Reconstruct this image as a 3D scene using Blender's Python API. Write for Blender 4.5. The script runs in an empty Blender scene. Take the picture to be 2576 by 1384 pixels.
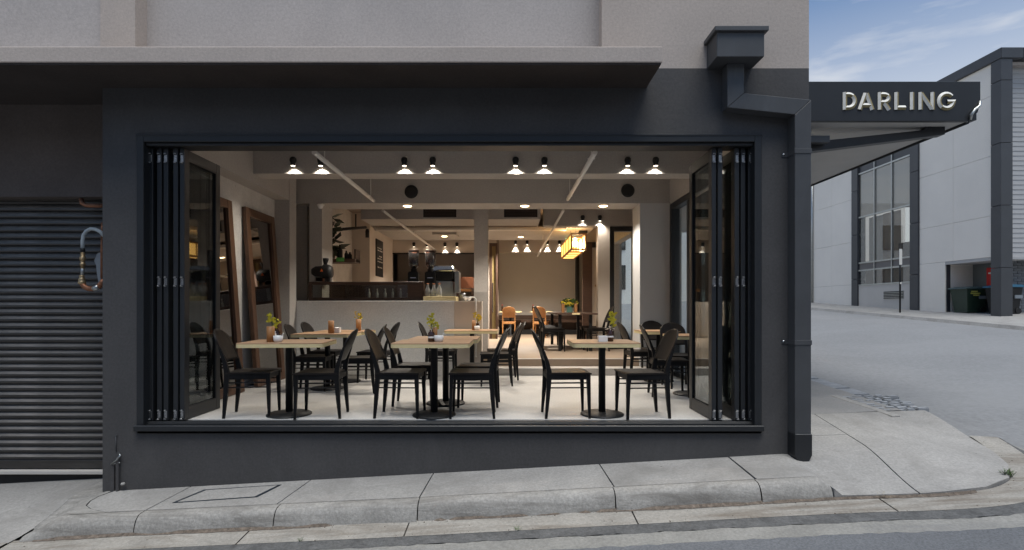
import bpy, bmesh, math, random
from mathutils import Vector, Matrix, noise
R = math.radians
random.seed(7)
S = bpy.context.scene
C = S.collection

# ------------------------------------------------------------------ camera, sky, sun, exposure
F, CX, CY, EYE = 1350.0, 1280.0, 773.0, 1.10          # photograph read at 2576 px width
cd = bpy.data.cameras.new('camera'); cam = bpy.data.objects.new('camera', cd); C.objects.link(cam)
cam.location = (0, 0, EYE); cam.rotation_euler = (R(90), 0, 0)
cd.sensor_width = 36; cd.lens = 36*F/2576; cd.shift_x = 8/2576; cd.shift_y = 81/2576
cd.clip_start = 0.05; cd.clip_end = 2000
S.camera = cam
SUN_EL, SUN_AZ = R(74), R(165)
w = bpy.data.worlds.new('World'); S.world = w; w.use_nodes = True
nt = w.node_tree; N = nt.nodes; L = nt.links
bg = N['Background']; bg.inputs['Strength'].default_value = 0.05
sky = N.new('ShaderNodeTexSky'); sky.sky_type = 'NISHITA'; sky.sun_disc = False
sky.sun_elevation = SUN_EL; sky.sun_rotation = SUN_AZ; sky.air_density = 1.0; sky.dust_density = 1.5; sky.ozone_density = 1.6
tc = N.new('ShaderNodeTexCoord'); mp = N.new('ShaderNodeMapping'); mp.inputs['Scale'].default_value = (1.3, 1.3, 4.4)
mp.inputs['Rotation'].default_value = (R(9), R(-14), 0)
L.new(tc.outputs['Generated'], mp.inputs['Vector'])
cn = N.new('ShaderNodeTexNoise'); cn.inputs['Scale'].default_value = 1.9; cn.inputs['Detail'].default_value = 7; cn.inputs['Roughness'].default_value = 0.55; cn.inputs['Distortion'].default_value = 0.5
L.new(mp.outputs['Vector'], cn.inputs['Vector'])
cr = N.new('ShaderNodeValToRGB'); cr.color_ramp.elements[0].position = 0.52; cr.color_ramp.elements[1].position = 0.80
cr.color_ramp.elements[1].color = (0.8, 0.8, 0.8, 1)
L.new(cn.outputs['Fac'], cr.inputs['Fac'])
cm = N.new('ShaderNodeMixRGB'); cm.inputs['Color2'].default_value = (8.2, 8.0, 7.7, 1)
sx = N.new('ShaderNodeSeparateXYZ'); L.new(tc.outputs['Generated'], sx.inputs[0])
hz = N.new('ShaderNodeMapRange'); hz.inputs['From Min'].default_value = .50; hz.inputs['From Max'].default_value = .26; hz.inputs['To Min'].default_value = 0; hz.inputs['To Max'].default_value = .58
L.new(sx.outputs['Z'], hz.inputs['Value'])
ad = N.new('ShaderNodeMath'); ad.operation = 'ADD'; ad.use_clamp = True; L.new(cr.outputs['Color'], ad.inputs[0]); L.new(hz.outputs['Result'], ad.inputs[1])
ti = N.new('ShaderNodeMixRGB'); ti.blend_type = 'MULTIPLY'; ti.inputs['Fac'].default_value = 1; ti.inputs['Color2'].default_value = (.38, .76, 1.02, 1); L.new(sky.outputs['Color'], ti.inputs['Color1'])
L.new(ad.outputs[0], cm.inputs['Fac']); L.new(ti.outputs['Color'], cm.inputs['Color1'])
L.new(cm.outputs['Color'], bg.inputs['Color'])
sd = bpy.data.lights.new('sun', 'SUN'); sd.energy = 1.5; sd.angle = R(40); sd.color = (1, .945, .87)
so = bpy.data.objects.new('sun', sd); C.objects.link(so)
sun_dir = Vector((math.sin(SUN_AZ)*math.cos(SUN_EL), math.cos(SUN_AZ)*math.cos(SUN_EL), math.sin(SUN_EL)))
so.rotation_euler = sun_dir.to_track_quat('Z', 'Y').to_euler(); so.location = (0, -20, 30)
S.view_settings.view_transform = 'Standard'; S.view_settings.look = 'None'
S.view_settings.exposure = 1.28; S.view_settings.gamma = 1.0; S.view_settings.use_curve_mapping = False
S.render.engine = 'CYCLES'
S.cycles.use_denoising = True
S.cycles.max_bounces = 8; S.cycles.transparent_max_bounces = 16
S.cycles.sample_clamp_indirect = 4.0

# ------------------------------------------------------------------ helpers
ORI = {}
def W(px, py, d):                                      # photo position at distance d
    return Vector(((px-CX)*d/F, d, EYE+(CY-py)*d/F))
def XX(px, d): return (px-CX)*d/F
def ZZ(py, d): return EYE+(CY-py)*d/F

class MB:
    def __init__(self): self.bm = bmesh.new(); self.smooth = False
    def box(self, x0, x1, y0, y1, z0, z1, bv=0, M=None):
        x0, x1 = min(x0, x1), max(x0, x1); y0, y1 = min(y0, y1), max(y0, y1); z0, z1 = min(z0, z1), max(z0, z1)
        r = bmesh.ops.create_cube(self.bm, size=1)
        vs = r['verts']
        for v in vs: v.co = Vector((x0+(v.co.x+.5)*(x1-x0), y0+(v.co.y+.5)*(y1-y0), z0+(v.co.z+.5)*(z1-z0)))
        if bv:
            es = {e for v in vs for e in v.link_edges}
            r2 = bmesh.ops.bevel(self.bm, geom=list(es), offset=bv, segments=2 if bv > .006 else 1, affect='EDGES')
            vs = list({v for f in r2['faces'] for v in f.verts} | {v for v in vs if v.is_valid})
        if M is not None: bmesh.ops.transform(self.bm, matrix=M, verts=vs)
        return self
    def prism(self, poly, axis, a, b, bv=0, M=None):    # poly in the two other axes (cyclic order)
        def P(u, v, t): return {'x': (t, u, v), 'y': (u, t, v), 'z': (u, v, t)}[axis]
        A = [self.bm.verts.new(P(u, v, a)) for u, v in poly]; B = [self.bm.verts.new(P(u, v, b)) for u, v in poly]
        n = len(poly); fs = [self.bm.faces.new(A), self.bm.faces.new(B[::-1])]
        for i in range(n): fs.append(self.bm.faces.new((A[i], B[i], B[(i+1) % n], A[(i+1) % n])))
        bmesh.ops.recalc_face_normals(self.bm, faces=fs)
        vs = A+B
        if bv:
            es = {e for v in vs for e in v.link_edges}
            r2 = bmesh.ops.bevel(self.bm, geom=list(es), offset=bv, segments=1, affect='EDGES')
            vs = list({v for f in r2['faces'] for v in f.verts} | {v for v in vs if v.is_valid})
        if M is not None: bmesh.ops.transform(self.bm, matrix=M, verts=vs)
        return self
    def tube(self, pts, r, seg=8, cap=True, flat=1.0):
        pts = [Vector(p) for p in pts]; rs = r if isinstance(r, (list, tuple)) else [r]*len(pts)
        rings = []; up = None
        for i, p in enumerate(pts):
            t = (pts[min(i+1, len(pts)-1)]-pts[max(i-1, 0)]).normalized()
            if up is None: up = Vector((0, 0, 1)) if abs(t.z) < .9 else Vector((0, 1, 0))
            s = t.cross(up).normalized(); u = s.cross(t).normalized(); up = u
            rings.append([self.bm.verts.new(p+(s*math.cos(2*math.pi*k/seg)+u*math.sin(2*math.pi*k/seg)*flat)*rs[i]) for k in range(seg)])
        for A, B in zip(rings, rings[1:]):
            for k in range(seg):
                f = self.bm.faces.new((A[k], A[(k+1) % seg], B[(k+1) % seg], B[k])); f.smooth = True
        if cap: self.bm.faces.new(rings[0][::-1]); self.bm.faces.new(rings[-1])
        return self
    def lathe(self, prof, c=(0, 0, 0), seg=16, M=None, sharp=()):
        c = Vector(c); rings = []; new = []
        for r, z in prof:
            if r < 1e-5: ring = [self.bm.verts.new(c+Vector((0, 0, z)))]
            else: ring = [self.bm.verts.new(c+Vector((r*math.cos(2*math.pi*k/seg), r*math.sin(2*math.pi*k/seg), z))) for k in range(seg)]
            rings.append(ring); new += ring
        for A, B in zip(rings, rings[1:]):
            for k in range(seg):
                a, b = A[k % len(A)], A[(k+1) % len(A)]; d, e = B[k % len(B)], B[(k+1) % len(B)]
                q = []
                for v in (a, b, e, d):
                    if v not in q: q.append(v)
                if len(q) > 2: f = self.bm.faces.new(q); f.smooth = True
        if len(rings[0]) > 1: self.bm.faces.new(rings[0][::-1])
        if len(rings[-1]) > 1: self.bm.faces.new(rings[-1])
        if M is not None: bmesh.ops.transform(self.bm, matrix=M, verts=new)
        return self
    def quad(self, *ps):
        self.bm.faces.new([self.bm.verts.new(p) for p in ps]); return self
    def build(self, name, mat, parent=None, fn=None, recalc=True):
        if fn is not None:
            for v in self.bm.verts: v.co = fn(v.co)
        if recalc: bmesh.ops.recalc_face_normals(self.bm, faces=self.bm.faces)
        me = bpy.data.meshes.new(name); 
        o0 = ORI.get(parent.name, Vector()) if parent is not None else Vector()
        if o0.length: bmesh.ops.translate(self.bm, verts=self.bm.verts, vec=-o0)
        self.bm.to_mesh(me); self.bm.free()
        for m in (mat if isinstance(mat, (list, tuple)) else [mat]): me.materials.append(m)
        o = bpy.data.objects.new(name, me); C.objects.link(o)
        if parent is not None: o.parent = parent; ORI[o.name] = o0
        return o

def thing(name, label, cat, loc=(0, 0, 0), group=None):
    o = bpy.data.objects.new(name, None); C.objects.link(o); o.empty_display_size = .1
    o.location = loc; ORI[o.name] = Vector(loc); return tag(o, label, cat, group)
def tag(o, label, cat=None, group=None, kind=None):
    if label: o['label'] = label
    if cat: o['category'] = cat
    if group: o['group'] = group
    if kind: o['kind'] = kind
    return o
def struct(o): o['kind'] = 'structure'; return o
def copy_tree(o, parent=None):
    c = o.copy(); C.objects.link(c)
    if parent is not None: c.parent = parent
    for ch in list(o.children): copy_tree(ch, c)
    return c
def place(o, loc, rz=0): o.location = loc; o.rotation_euler = (0, 0, rz); return o

# ------------------------------------------------------------------ materials
MATS = {}
def mat(name, col, rough=.7, var=.12, scale=4.0, bump=0.0, bscale=60.0, metal=0.0, spec=.5, emit=None, estr=0, coat=0, stretch=None, fine=0.0, extra=None, fs=42):
    if name in MATS: return MATS[name]
    m = bpy.data.materials.new(name); m.use_nodes = True; n = m.node_tree.nodes; l = m.node_tree.links
    b = n['Principled BSDF']
    b.inputs['Roughness'].default_value = rough; b.inputs['Metallic'].default_value = metal
    b.inputs['Specular IOR Level'].default_value = spec; b.inputs['Coat Weight'].default_value = coat
    t = n.new('ShaderNodeTexCoord'); vec = t.outputs['Object']; raw = vec
    if stretch:
        mp = n.new('ShaderNodeMapping'); mp.inputs['Scale'].default_value = stretch; l.new(vec, mp.inputs['Vector']); vec = mp.outputs['Vector']
    no = n.new('ShaderNodeTexNoise'); no.inputs['Scale'].default_value = scale; no.inputs['Detail'].default_value = 6; no.inputs['Roughness'].default_value = .62
    l.new(vec, no.inputs['Vector'])
    rp = n.new('ShaderNodeMapRange'); rp.inputs['From Min'].default_value = .3; rp.inputs['From Max'].default_value = .7
    rp.inputs['To Min'].default_value = 1-var; rp.inputs['To Max'].default_value = 1+var
    l.new(no.outputs['Fac'], rp.inputs['Value']); val = rp.outputs['Result']
    if fine:
        n2 = n.new('ShaderNodeTexNoise'); n2.inputs['Scale'].default_value = fs; n2.inputs['Detail'].default_value = 4; n2.inputs['Roughness'].default_value = .75; l.new(raw, n2.inputs['Vector'])
        r2 = n.new('ShaderNodeMapRange'); r2.inputs['From Min'].default_value = .3; r2.inputs['From Max'].default_value = .7
        r2.inputs['To Min'].default_value = 1-fine; r2.inputs['To Max'].default_value = 1+fine
        l.new(n2.outputs['Fac'], r2.inputs['Value'])
        mu = n.new('ShaderNodeMath'); mu.operation = 'MULTIPLY'; l.new(val, mu.inputs[0]); l.new(r2.outputs['Result'], mu.inputs[1]); val = mu.outputs[0]
    vm = n.new('ShaderNodeVectorMath'); vm.operation = 'SCALE'; vm.inputs[0].default_value = col; l.new(val, vm.inputs['Scale'])
    out = vm.outputs['Vector']
    if extra: out = extra(n, l, t, out)
    l.new(out, b.inputs['Base Color'])
    if bump:
        bn = n.new('ShaderNodeTexNoise'); bn.inputs['Scale'].default_value = bscale; bn.inputs['Detail'].default_value = 4; l.new(vec, bn.inputs['Vector'])
        bu = n.new('ShaderNodeBump'); bu.inputs['Strength'].default_value = bump; bu.inputs['Distance'].default_value = .004
        l.new(bn.outputs['Fac'], bu.inputs['Height']); l.new(bu.outputs['Normal'], b.inputs['Normal'])
    if emit:
        b.inputs['Emission Color'].default_value = (*emit, 1); b.inputs['Emission Strength'].default_value = estr
    MATS[name] = m; return m
def glass(name, tint=(.86, .9, .9), f0=.06, grime=.03):
    m = bpy.data.materials.new(name); m.use_nodes = True; n = m.node_tree.nodes; l = m.node_tree.links
    n.remove(n['Principled BSDF']); out = n['Material Output']
    tr = n.new('ShaderNodeBsdfTransparent'); tr.inputs['Color'].default_value = (*tint, 1)
    gl = n.new('ShaderNodeBsdfGlossy'); gl.inputs['Roughness'].default_value = .01; gl.inputs['Color'].default_value = (.9, .95, 1, 1)
    df = n.new('ShaderNodeBsdfDiffuse'); df.inputs['Color'].default_value = (.5, .5, .5, 1)
    fr = n.new('ShaderNodeLayerWeight'); fr.inputs['Blend'].default_value = .5
    pw = n.new('ShaderNodeMath'); pw.operation = 'POWER'; pw.inputs[1].default_value = 5; l.new(fr.outputs['Facing'], pw.inputs[0])
    mx = n.new('ShaderNodeMath'); mx.operation = 'MULTIPLY_ADD'; mx.inputs[1].default_value = 1-f0; mx.inputs[2].default_value = f0; l.new(pw.outputs[0], mx.inputs[0])
    m1 = n.new('ShaderNodeMixShader'); l.new(mx.outputs[0], m1.inputs['Fac']); l.new(tr.outputs[0], m1.inputs[1]); l.new(gl.outputs[0], m1.inputs[2])
    m2 = n.new('ShaderNodeMixShader'); m2.inputs['Fac'].default_value = grime; l.new(m1.outputs[0], m2.inputs[1]); l.new(df.outputs[0], m2.inputs[2])
    l.new(m2.outputs[0], out.inputs['Surface']); return m
def emis(name, col, s):
    m = bpy.data.materials.new(name); m.use_nodes = True; b = m.node_tree.nodes['Principled BSDF']
    b.inputs['Base Color'].default_value = (.6, .6, .6, 1); b.inputs['Emission Color'].default_value = (*col, 1); b.inputs['Emission Strength'].default_value = s; return m

def stains(amount, scale, dark, stretch=(1, 1, 1), lo=.52, hi=.7):
    def f(n, l, t, out):
        mp = n.new('ShaderNodeMapping'); mp.inputs['Scale'].default_value = stretch; l.new(t.outputs['Object'], mp.inputs['Vector'])
        no = n.new('ShaderNodeTexNoise'); no.inputs['Scale'].default_value = scale; no.inputs['Detail'].default_value = 8; no.inputs['Roughness'].default_value = .7
        no.inputs['Distortion'].default_value = .8
        l.new(mp.outputs['Vector'], no.inputs['Vector'])
        r = n.new('ShaderNodeMapRange'); r.inputs['From Min'].default_value = lo; r.inputs['From Max'].default_value = hi; r.inputs['To Max'].default_value = amount
        l.new(no.outputs['Fac'], r.inputs['Value'])
        mx = n.new('ShaderNodeMixRGB'); l.new(r.outputs['Result'], mx.inputs['Fac']); l.new(out, mx.inputs['Color1']); mx.inputs['Color2'].default_value = (*dark, 1)
        return mx.outputs['Color']
    return f
def specks(prev, amount=.7, scale=9, dark=(.08, .075, .07), size=.035):
    def f(n, l, t, out):
        if prev: out = prev(n, l, t, out)
        vo = n.new('ShaderNodeTexVoronoi'); vo.inputs['Scale'].default_value = scale; l.new(t.outputs['Object'], vo.inputs['Vector'])
        r = n.new('ShaderNodeMapRange'); r.inputs['From Min'].default_value = size; r.inputs['From Max'].default_value = size*.6; r.inputs['To Max'].default_value = amount
        l.new(vo.outputs['Distance'], r.inputs['Value'])
        mx = n.new('ShaderNodeMixRGB'); l.new(r.outputs['Result'], mx.inputs['Fac']); l.new(out, mx.inputs['Color1']); mx.inputs['Color2'].default_value = (*dark, 1)
        return mx.outputs['Color']
    return f

M_dark = mat('charcoal_paint', (.066, .0635, .0635), .72, .12, 1.3, .5, 22, spec=.35, fine=.16, extra=specks(stains(.55, 1.1, (.092, .089, .088), (1, 1, .5)), .35, 3.0, (.10, .10, .10), .03))
M_frame = mat('black_frame_paint', (.016, .0175, .020), .45, .10, 5, 0.05, 60, spec=.5)
M_pipe = mat('slate_pipe_paint', (.060, .062, .066), .5, .12, 3, .06, 40, spec=.45, extra=stains(.4, 3, (.085, .092, .1), (1, 1, .3)))
M_beige = mat('warm_grey_render', (.45, .392, .35), .9, .08, .8, .35, 70, spec=.2, fine=.13, extra=stains(.25, .9, (.26, .245, .235), (1, 1, .4)))
M_greyr = mat('pale_grey_render', (.43, .395, .375), .9, .07, .8, .35, 70, spec=.2, fine=.13, extra=stains(.2, .9, (.27, .265, .265), (1, 1, .4)))
M_soffit = mat('brown_soffit_paint', (.055, .046, .042), .85, .15, 2, .1, 40, spec=.2, fine=.15)
M_conc = mat('pavement_concrete', (.295, .286, .273), .92, .10, 2.2, .6, 120, spec=.2, fine=.20, extra=specks(stains(.7, 1.5, (.195, .187, .176), (1, 1, 1), .47, .68), .8, 4.6, (.075, .07, .065), .042))
M_kerb = mat('kerb_concrete', (.295, .285, .268), .92, .14, 3, .9, 60, spec=.2, fine=.24, extra=specks(stains(.75, 2.2, (.135, .126, .115), (.45, 2.2, 4.5), .47, .66), .6, 7, (.09, .085, .08), .04))
M_gutter = mat('gutter_concrete', (.285, .27, .245), .9, .13, 3, .6, 90, spec=.2, fine=.22, extra=specks(stains(.8, 2.4, (.14, .115, .09), (.35, 2.6, 1), .48, .68), .6, 9, (.09, .08, .07), .04))
M_joint = mat('joint_dirt', (.05, .045, .04), .95, .3, 20)
M_asph = mat('asphalt', (.125, .13, .14), .9, .10, .7, .9, 160, spec=.25, fine=.34, fs=60, extra=stains(.35, .6, (.19, .19, .195), (.5, 1, 1)))
M_side = mat('bleached_asphalt', (.205, .208, .213), .9, .06, .5, .4, 140, spec=.25, fine=.16, fs=16, extra=specks(stains(.55, .45, (.245, .248, .252), (.4, 1, 1), .45, .65), .35, 1.6, (.12, .12, .12), .06))
M_bitu = mat('bitumen_edge', (.10, .10, .10), .9, .25, 9, 1.0, 60, spec=.25, fine=.3)
M_dust = mat('dusty_asphalt', (.235, .23, .215), .92, .14, 2.5, .7, 140, spec=.2, fine=.22, extra=stains(.6, 2.0, (.16, .16, .165), (.3, 2.5, 1)))
M_path = mat('asphalt_footpath', (.235, .23, .225), .92, .10, 1.2, .6, 140, spec=.2, fine=.14)
M_blue = mat('bluestone', (.25, .26, .275), .85, .22, 5, .8, 50, spec=.3, fine=.15)
M_floor = mat('polished_floor', (.54, .53, .51), .42, .07, 1.3, .05, 60, spec=.35, fine=.14, extra=stains(.25, 1.2, (.46, .445, .42), (1, 1, 1), .5, .7))
M_rfloor = mat('warm_rear_floor', (.33, .255, .19), .5, .08, 1.5, .05, 60, spec=.35, fine=.05)
M_step = mat('step_plaster', (.40, .37, .34), .6, .06, 2)
M_plas = mat('cafe_plaster', (.40, .375, .35), .88, .08, 1.2, .12, 60, spec=.2, fine=.10)
M_colw = mat('pale_grey_plaster', (.50, .50, .50), .88, .05, 1.2, .1, 60, spec=.2)
M_light = mat('light_ceiling_paint', (.55, .52, .48), .88, .04, 1.2, spec=.2)
M_mirw = mat('mottled_wall', (.58, .56, .53), .85, .08, 5, .4, 30, spec=.2, fine=.10, extra=specks(stains(.4, 6, (.42, .39, .36), (1, 1, .5)), .5, 4, (.22, .18, .15), .05))
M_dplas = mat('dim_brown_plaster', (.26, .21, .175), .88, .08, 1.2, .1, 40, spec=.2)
M_warm = mat('rear_plaster', (.60, .53, .46), .88, .05, 1.2, .1, 50, spec=.2)
M_stone = mat('counter_stone', (.68, .68, .67), .55, .05, 2, .05, 40, spec=.4, fine=.12, extra=stains(.35, .9, (.50, .50, .50), (1, 1, 1), .60, .64))
M_black = mat('chair_black_stain', (.0068, .0066, .007), .48, .25, 9, .1, 50, spec=.22, stretch=(6, 6, 1))
M_seat = mat('dark_timber_seat', (.0125, .0095, .0078), .46, .4, 6, .08, 50, spec=.28, stretch=(1, 9, 1))
M_iron = mat('black_iron', (.011, .011, .012), .5, .2, 8, .15, 120, spec=.35)
M_ply = mat('plywood_top', (.42, .26, .15), .45, .14, 7, .05, 50, spec=.4, stretch=(1, 7, 1))
M_plye = mat('plywood_edge', (.64, .53, .29), .55, .14, 12, .05, 50, spec=.3, stretch=(1, 1, 9))
M_wood = mat('mirror_timber', (.088, .043, .024), .42, .3, 5, .08, 40, spec=.45, stretch=(8, 8, 1))
M_dwood = mat('dark_timber', (.062, .033, .021), .5, .25, 6, .05, 40, stretch=(1, 8, 8))
M_owood = mat('orange_timber', (.34, .155, .05), .5, .2, 7, .05, 40, stretch=(8, 8, 1))
M_wht = mat('white_paint', (.72, .70, .66), .55, .05, 5)
M_ceram = mat('white_ceramic', (.78, .77, .75), .25, .03, 5, spec=.5)
M_blk = mat('matt_black', (.010, .010, .011), .55, .2, 8, spec=.4)
M_chrome = mat('chrome', (.75, .76, .77), .18, .05, 5, metal=1)
M_steel = mat('brushed_steel', (.42, .43, .42), .38, .12, 8, metal=1)
M_bpale = mat('pale_bottle_glass', (.60, .63, .62), .12, .1, 30, spec=.8)
M_hinge = mat('hinge_steel', (.42, .42, .42), .32, .5, 90, metal=1)
M_brass = mat('aged_brass', (.42, .31, .18), .42, .3, 30, metal=.8)
M_copper = mat('aged_copper', (.30, .135, .075), .5, .35, 25, .3, 60, metal=.7)
M_amber = mat('amber_glass_bottle', (.045, .016, .006), .15, .1, 5, spec=.6)
M_green = mat('leaf_green', (.045, .085, .018), .5, .35, 12)
M_dgreen = mat('dark_leaf_green', (.012, .03, .010), .45, .35, 12)
M_yel = mat('yellow_petal', (.62, .47, .03), .6, .2, 12)
M_lime = mat('lime_petal', (.56, .50, .03), .6, .2, 12)
M_slat = mat('shutter_slat_steel', (.036, .032, .029), .30, .25, 3, .12, 40, metal=.35, spec=.8, stretch=(.6, 6, 6), extra=stains(.45, 3, (.11, .105, .10), (.5, 4, 4)))
M_slathi = mat('slat_painted_highlight', (.19, .172, .155), .6, .35, 4, .1, 60, stretch=(.5, 6, 6), extra=stains(.6, 2.2, (.07, .065, .06), (.6, 3, 3), .45, .62))  # highlight lines put into the colour of the upward slat faces
M_glass = glass('door_glass', (.66, .69, .68), .07, .006)
M_wglass = glass('window_glass', (.9, .93, .93), .06, .01)
M_cglass = glass('case_glass', (.80, .80, .77), .05, .02)
M_bglass = glass('bottle_glass', (.74, .80, .80), .16, .55)
M_mirror = mat('mirror_glass', (.36, .345, .33), .02, .02, 5, metal=1)
M_dglass = mat('office_glass', (.035, .037, .036), .03, .1, 1, spec=.9, coat=.3)
M_lens = emis('lamp_lens_glow', (1, .86, .66), 3.5)
M_down = emis('downlight_glow', (1, .66, .32), 9.0)
M_led = emis('led_glow', (1, .95, .85), 6.0)
M_lant = emis('lantern_panel_glow', (1, .50, .09), 1.0)
M_lantw = emis('lantern_bulb_glow', (1, .85, .55), 3.0)
M_exit = emis('exit_green_glow', (.02, .55, .18), 1.6)
M_oglass = glass('tinted_office_glass', (.86, .84, .80), .11, .03)
M_clad = mat('pale_cladding', (.80, .75, .68), .65, .05, .5, .05, 30, spec=.3, fine=.08, extra=stains(.15, .4, (.70, .66, .60), (1, 1, .3)))
M_col = mat('slate_column_panel', (.040, .043, .050), .35, .15, 1, spec=.5)
M_sid = mat('grey_siding', (.38, .38, .385), .7, .05, 2)
M_dbrick = mat('grey_brick', (.16, .17, .185), .85, .25, 8, .5, 50)
M_bin = mat('green_bin_plastic', (.018, .038, .024), .5, .15, 6)
M_binlid = mat('teal_lid_plastic', (.045, .075, .075), .45, .1, 6)
M_bluelid = mat('blue_lid_plastic', (.03, .14, .24), .45, .1, 6)
M_red = mat('red_sign_paint', (.62, .025, .02), .5, .05, 5)
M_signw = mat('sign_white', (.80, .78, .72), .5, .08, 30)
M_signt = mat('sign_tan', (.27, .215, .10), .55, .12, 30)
M_cement = mat('awning_soffit_sheet', (.46, .45, .435), .85, .05, 2, .1, 50, spec=.2)
M_cover = mat('blue_black_steel', (.030, .042, .058), .45, .3, 12, .3, 60, metal=.5)
M_hose = mat('grey_hose', (.42, .46, .47), .45, .1, 8)
M_meter = mat('grey_meter', (.20, .225, .25), .6, .1, 8)
M_orange = mat('orange_mark', (.75, .16, .03), .5, .05, 5)
M_yprint = mat('yellow_print', (.62, .58, .12), .6, .3, 60)
M_terra = mat('terracotta_box', (.23, .075, .03), .6, .15, 6)
M_hopper = glass('brown_hopper_plastic', (.35, .22, .18), .08, .05)

# ------------------------------------------------------------------ ground heights
FY = 5.10                                              # facade plane
def sst(a, b, t): t = max(0., min(1., (t-a)/(b-a))); return t*t*(3-2*t)
def plane(x, y):
    x = max(-14, min(24, x)); y = max(-8, min(34, y))
    return -.28+(.055 if x < 2.85 else .044)*(x-2.85)+.05*(y-5.1)
# foot of the kerb, from the driveway on the left round the corner into the side street
foot = [(-4.10, 4.42), (-3.6, 4.43), (-3.1, 4.43), (-2.0, 4.41), (-1.0, 4.39), (0, 4.385), (1, 4.38), (2, 4.38), (2.65, 4.37), (3.0, 4.355), (3.35, 4.345),
        (3.75, 4.365), (4.08, 4.44), (4.36, 4.61), (4.58, 4.88), (4.74, 5.22), (4.88, 5.62), (4.97, 6.1), (5.0, 6.6), (4.97, 7.3), (4.95, 8.7), (4.93, 12), (4.9, 20), (4.9, 34)]
def dense(pl, step=.06, ymax=9.0):
    out = [Vector(pl[0])]
    for a, b in zip(pl, pl[1:]):
        a, b = Vector(a), Vector(b); k = max(1, int((b-a).length/(step if a.y < ymax else 1.0)))
        for i in range(1, k+1): out.append(a.lerp(b, i/k))
    return out
FP = dense(foot)
for _ in range(6): FP = [FP[0]]+[(FP[i-1]+FP[i]*2+FP[i+1])/4 for i in range(1, len(FP)-1)]+[FP[-1]]
FN = []
for i, p in enumerate(FP):
    t = (FP[min(i+1, len(FP)-1)]-FP[max(i-1, 0)]).normalized(); FN.append(Vector((t.y, -t.x)))   # towards the road
def kdrop(x, y):                                       # how far the kerb foot lies below the pavement
    d = .135
    if y > 4.6: d = .135+( .07-.135)*sst(4.7, 6.2, y)
    return d
def near_foot(x, y):
    p = Vector((x, y)); best = 1e9; bi = 0
    for i, q in enumerate(FP):
        e = (p-q).length_squared
        if e < best: best = e; bi = i
    v = p-FP[bi]; s = v.dot(FN[bi]); d = math.sqrt(best)
    return (d if s > 0 else -d), bi
def ramp_w(x, y):                                      # 0 = upstanding kerb, 1 = dropped crossing
    return sst(2.58, 2.74, x)*(1-sst(5.5, 6.6, y)) if x > 2.5 else 0
def pav(x, y):                                         # top of the pavement
    z = plane(x, y)
    if x < -3.45:                                      # flare down to the driveway
        z -= (.055+.075*sst(5.2, 4.45, y))*sst(-3.78, -4.10, x)
    w_ = ramp_w(x, y)
    if w_ > 0:
        d, i = near_foot(x, y)
        z -= w_*.115*(1-sst(0.0, .95, -d))
    return z
def roadz(x, y):
    d = .15 if x < 4 else .15+(.075-.15)*sst(4.8, 6.4, y)
    return plane(x, y)-d

# ------------------------------------------------------------------ ground, roads
def axis_pts(vals): return sorted(set(round(v, 3) for v in vals))
gx = axis_pts([-300, -100, -40, -20, -14, -10, -7.6, -7.4]+[-7+.5*i for i in range(19)]+[2.6, 2.78, 2.85]+[3+.4*i for i in range(30)]+[16, 20, 24, 40, 100, 300])
gy = axis_pts([-300, -100, -40, -20, -8, -6, -4, -2, 0, 1, 2]+[2.5+.3*i for i in range(10)]+[5.4, 5.7, 5.9]+[6+.5*i for i in range(40)]+[30, 34, 60, 150, 300])
b = MB(); vv = {}
for i, x in enumerate(gx):
    for j, y in enumerate(gy):
        z = roadz(x, y)-.012
        if -20 < x < 2.8 and 5.7 < y < 30: z = -1.6
        elif x < 5.0 and y > 4.5: z -= .12
        vv[i, j] = b.bm.verts.new((x, y, z))
for i in range(len(gx)-1):
    for j in range(len(gy)-1): b.bm.faces.new((vv[i, j], vv[i+1, j], vv[i+1, j+1], vv[i, j+1])).smooth = True
struct(b.build('road', M_side))

def strip(o0, o1, z0, z1, i0, i1, nsub=2, gap=0, skirt=0, jag=0):
    bb = MB(); prev = None; rr = random.Random(i0*31+int(o0*100))
    for i in range(i0, i1+1):
        p, n = FP[i], FN[i]; row = []
        for k in range(nsub+1):
            t = k/nsub; o = o0+(o1-o0)*t
            if o0 > .2 and o1 < 1: o = .24+(o-.24)*(1-.97*sst(4.9, 5.65, p.y))
            if jag and k in (0, nsub): o += rr.uniform(-jag, jag)
            q = p+n*o
            row.append(bb.bm.verts.new((q.x, q.y, roadz(q.x, q.y)+z0+(z1-z0)*t)))
        if prev:
            for k in range(nsub): bb.bm.faces.new((prev[k], prev[k+1], row[k+1], row[k])).smooth = True
        prev = row
    return bb
def idx_x(x): return min(range(len(FP)), key=lambda i: abs(FP[i].x-x)+(10 if FP[i].y > 4.9 else 0))
end = max(i for i in range(len(FP)) if FP[i].y < 8.8)
e_g = max(i for i in range(len(FP)) if FP[i].y < 5.7)
struct(strip(.36, .54, -.004, -.006, 0, e_g, 4, jag=.012).build('dusty_road_edge', M_dust))
struct(strip(.52, 7.5, -.0065, -.0075, 0, idx_x(4.1), 8).build('front_road', M_asph))
struct(strip(.228, .365, .002, -.002, 0, e_g, 4, jag=.012).build('bitumen_edge', M_bitu))
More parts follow.
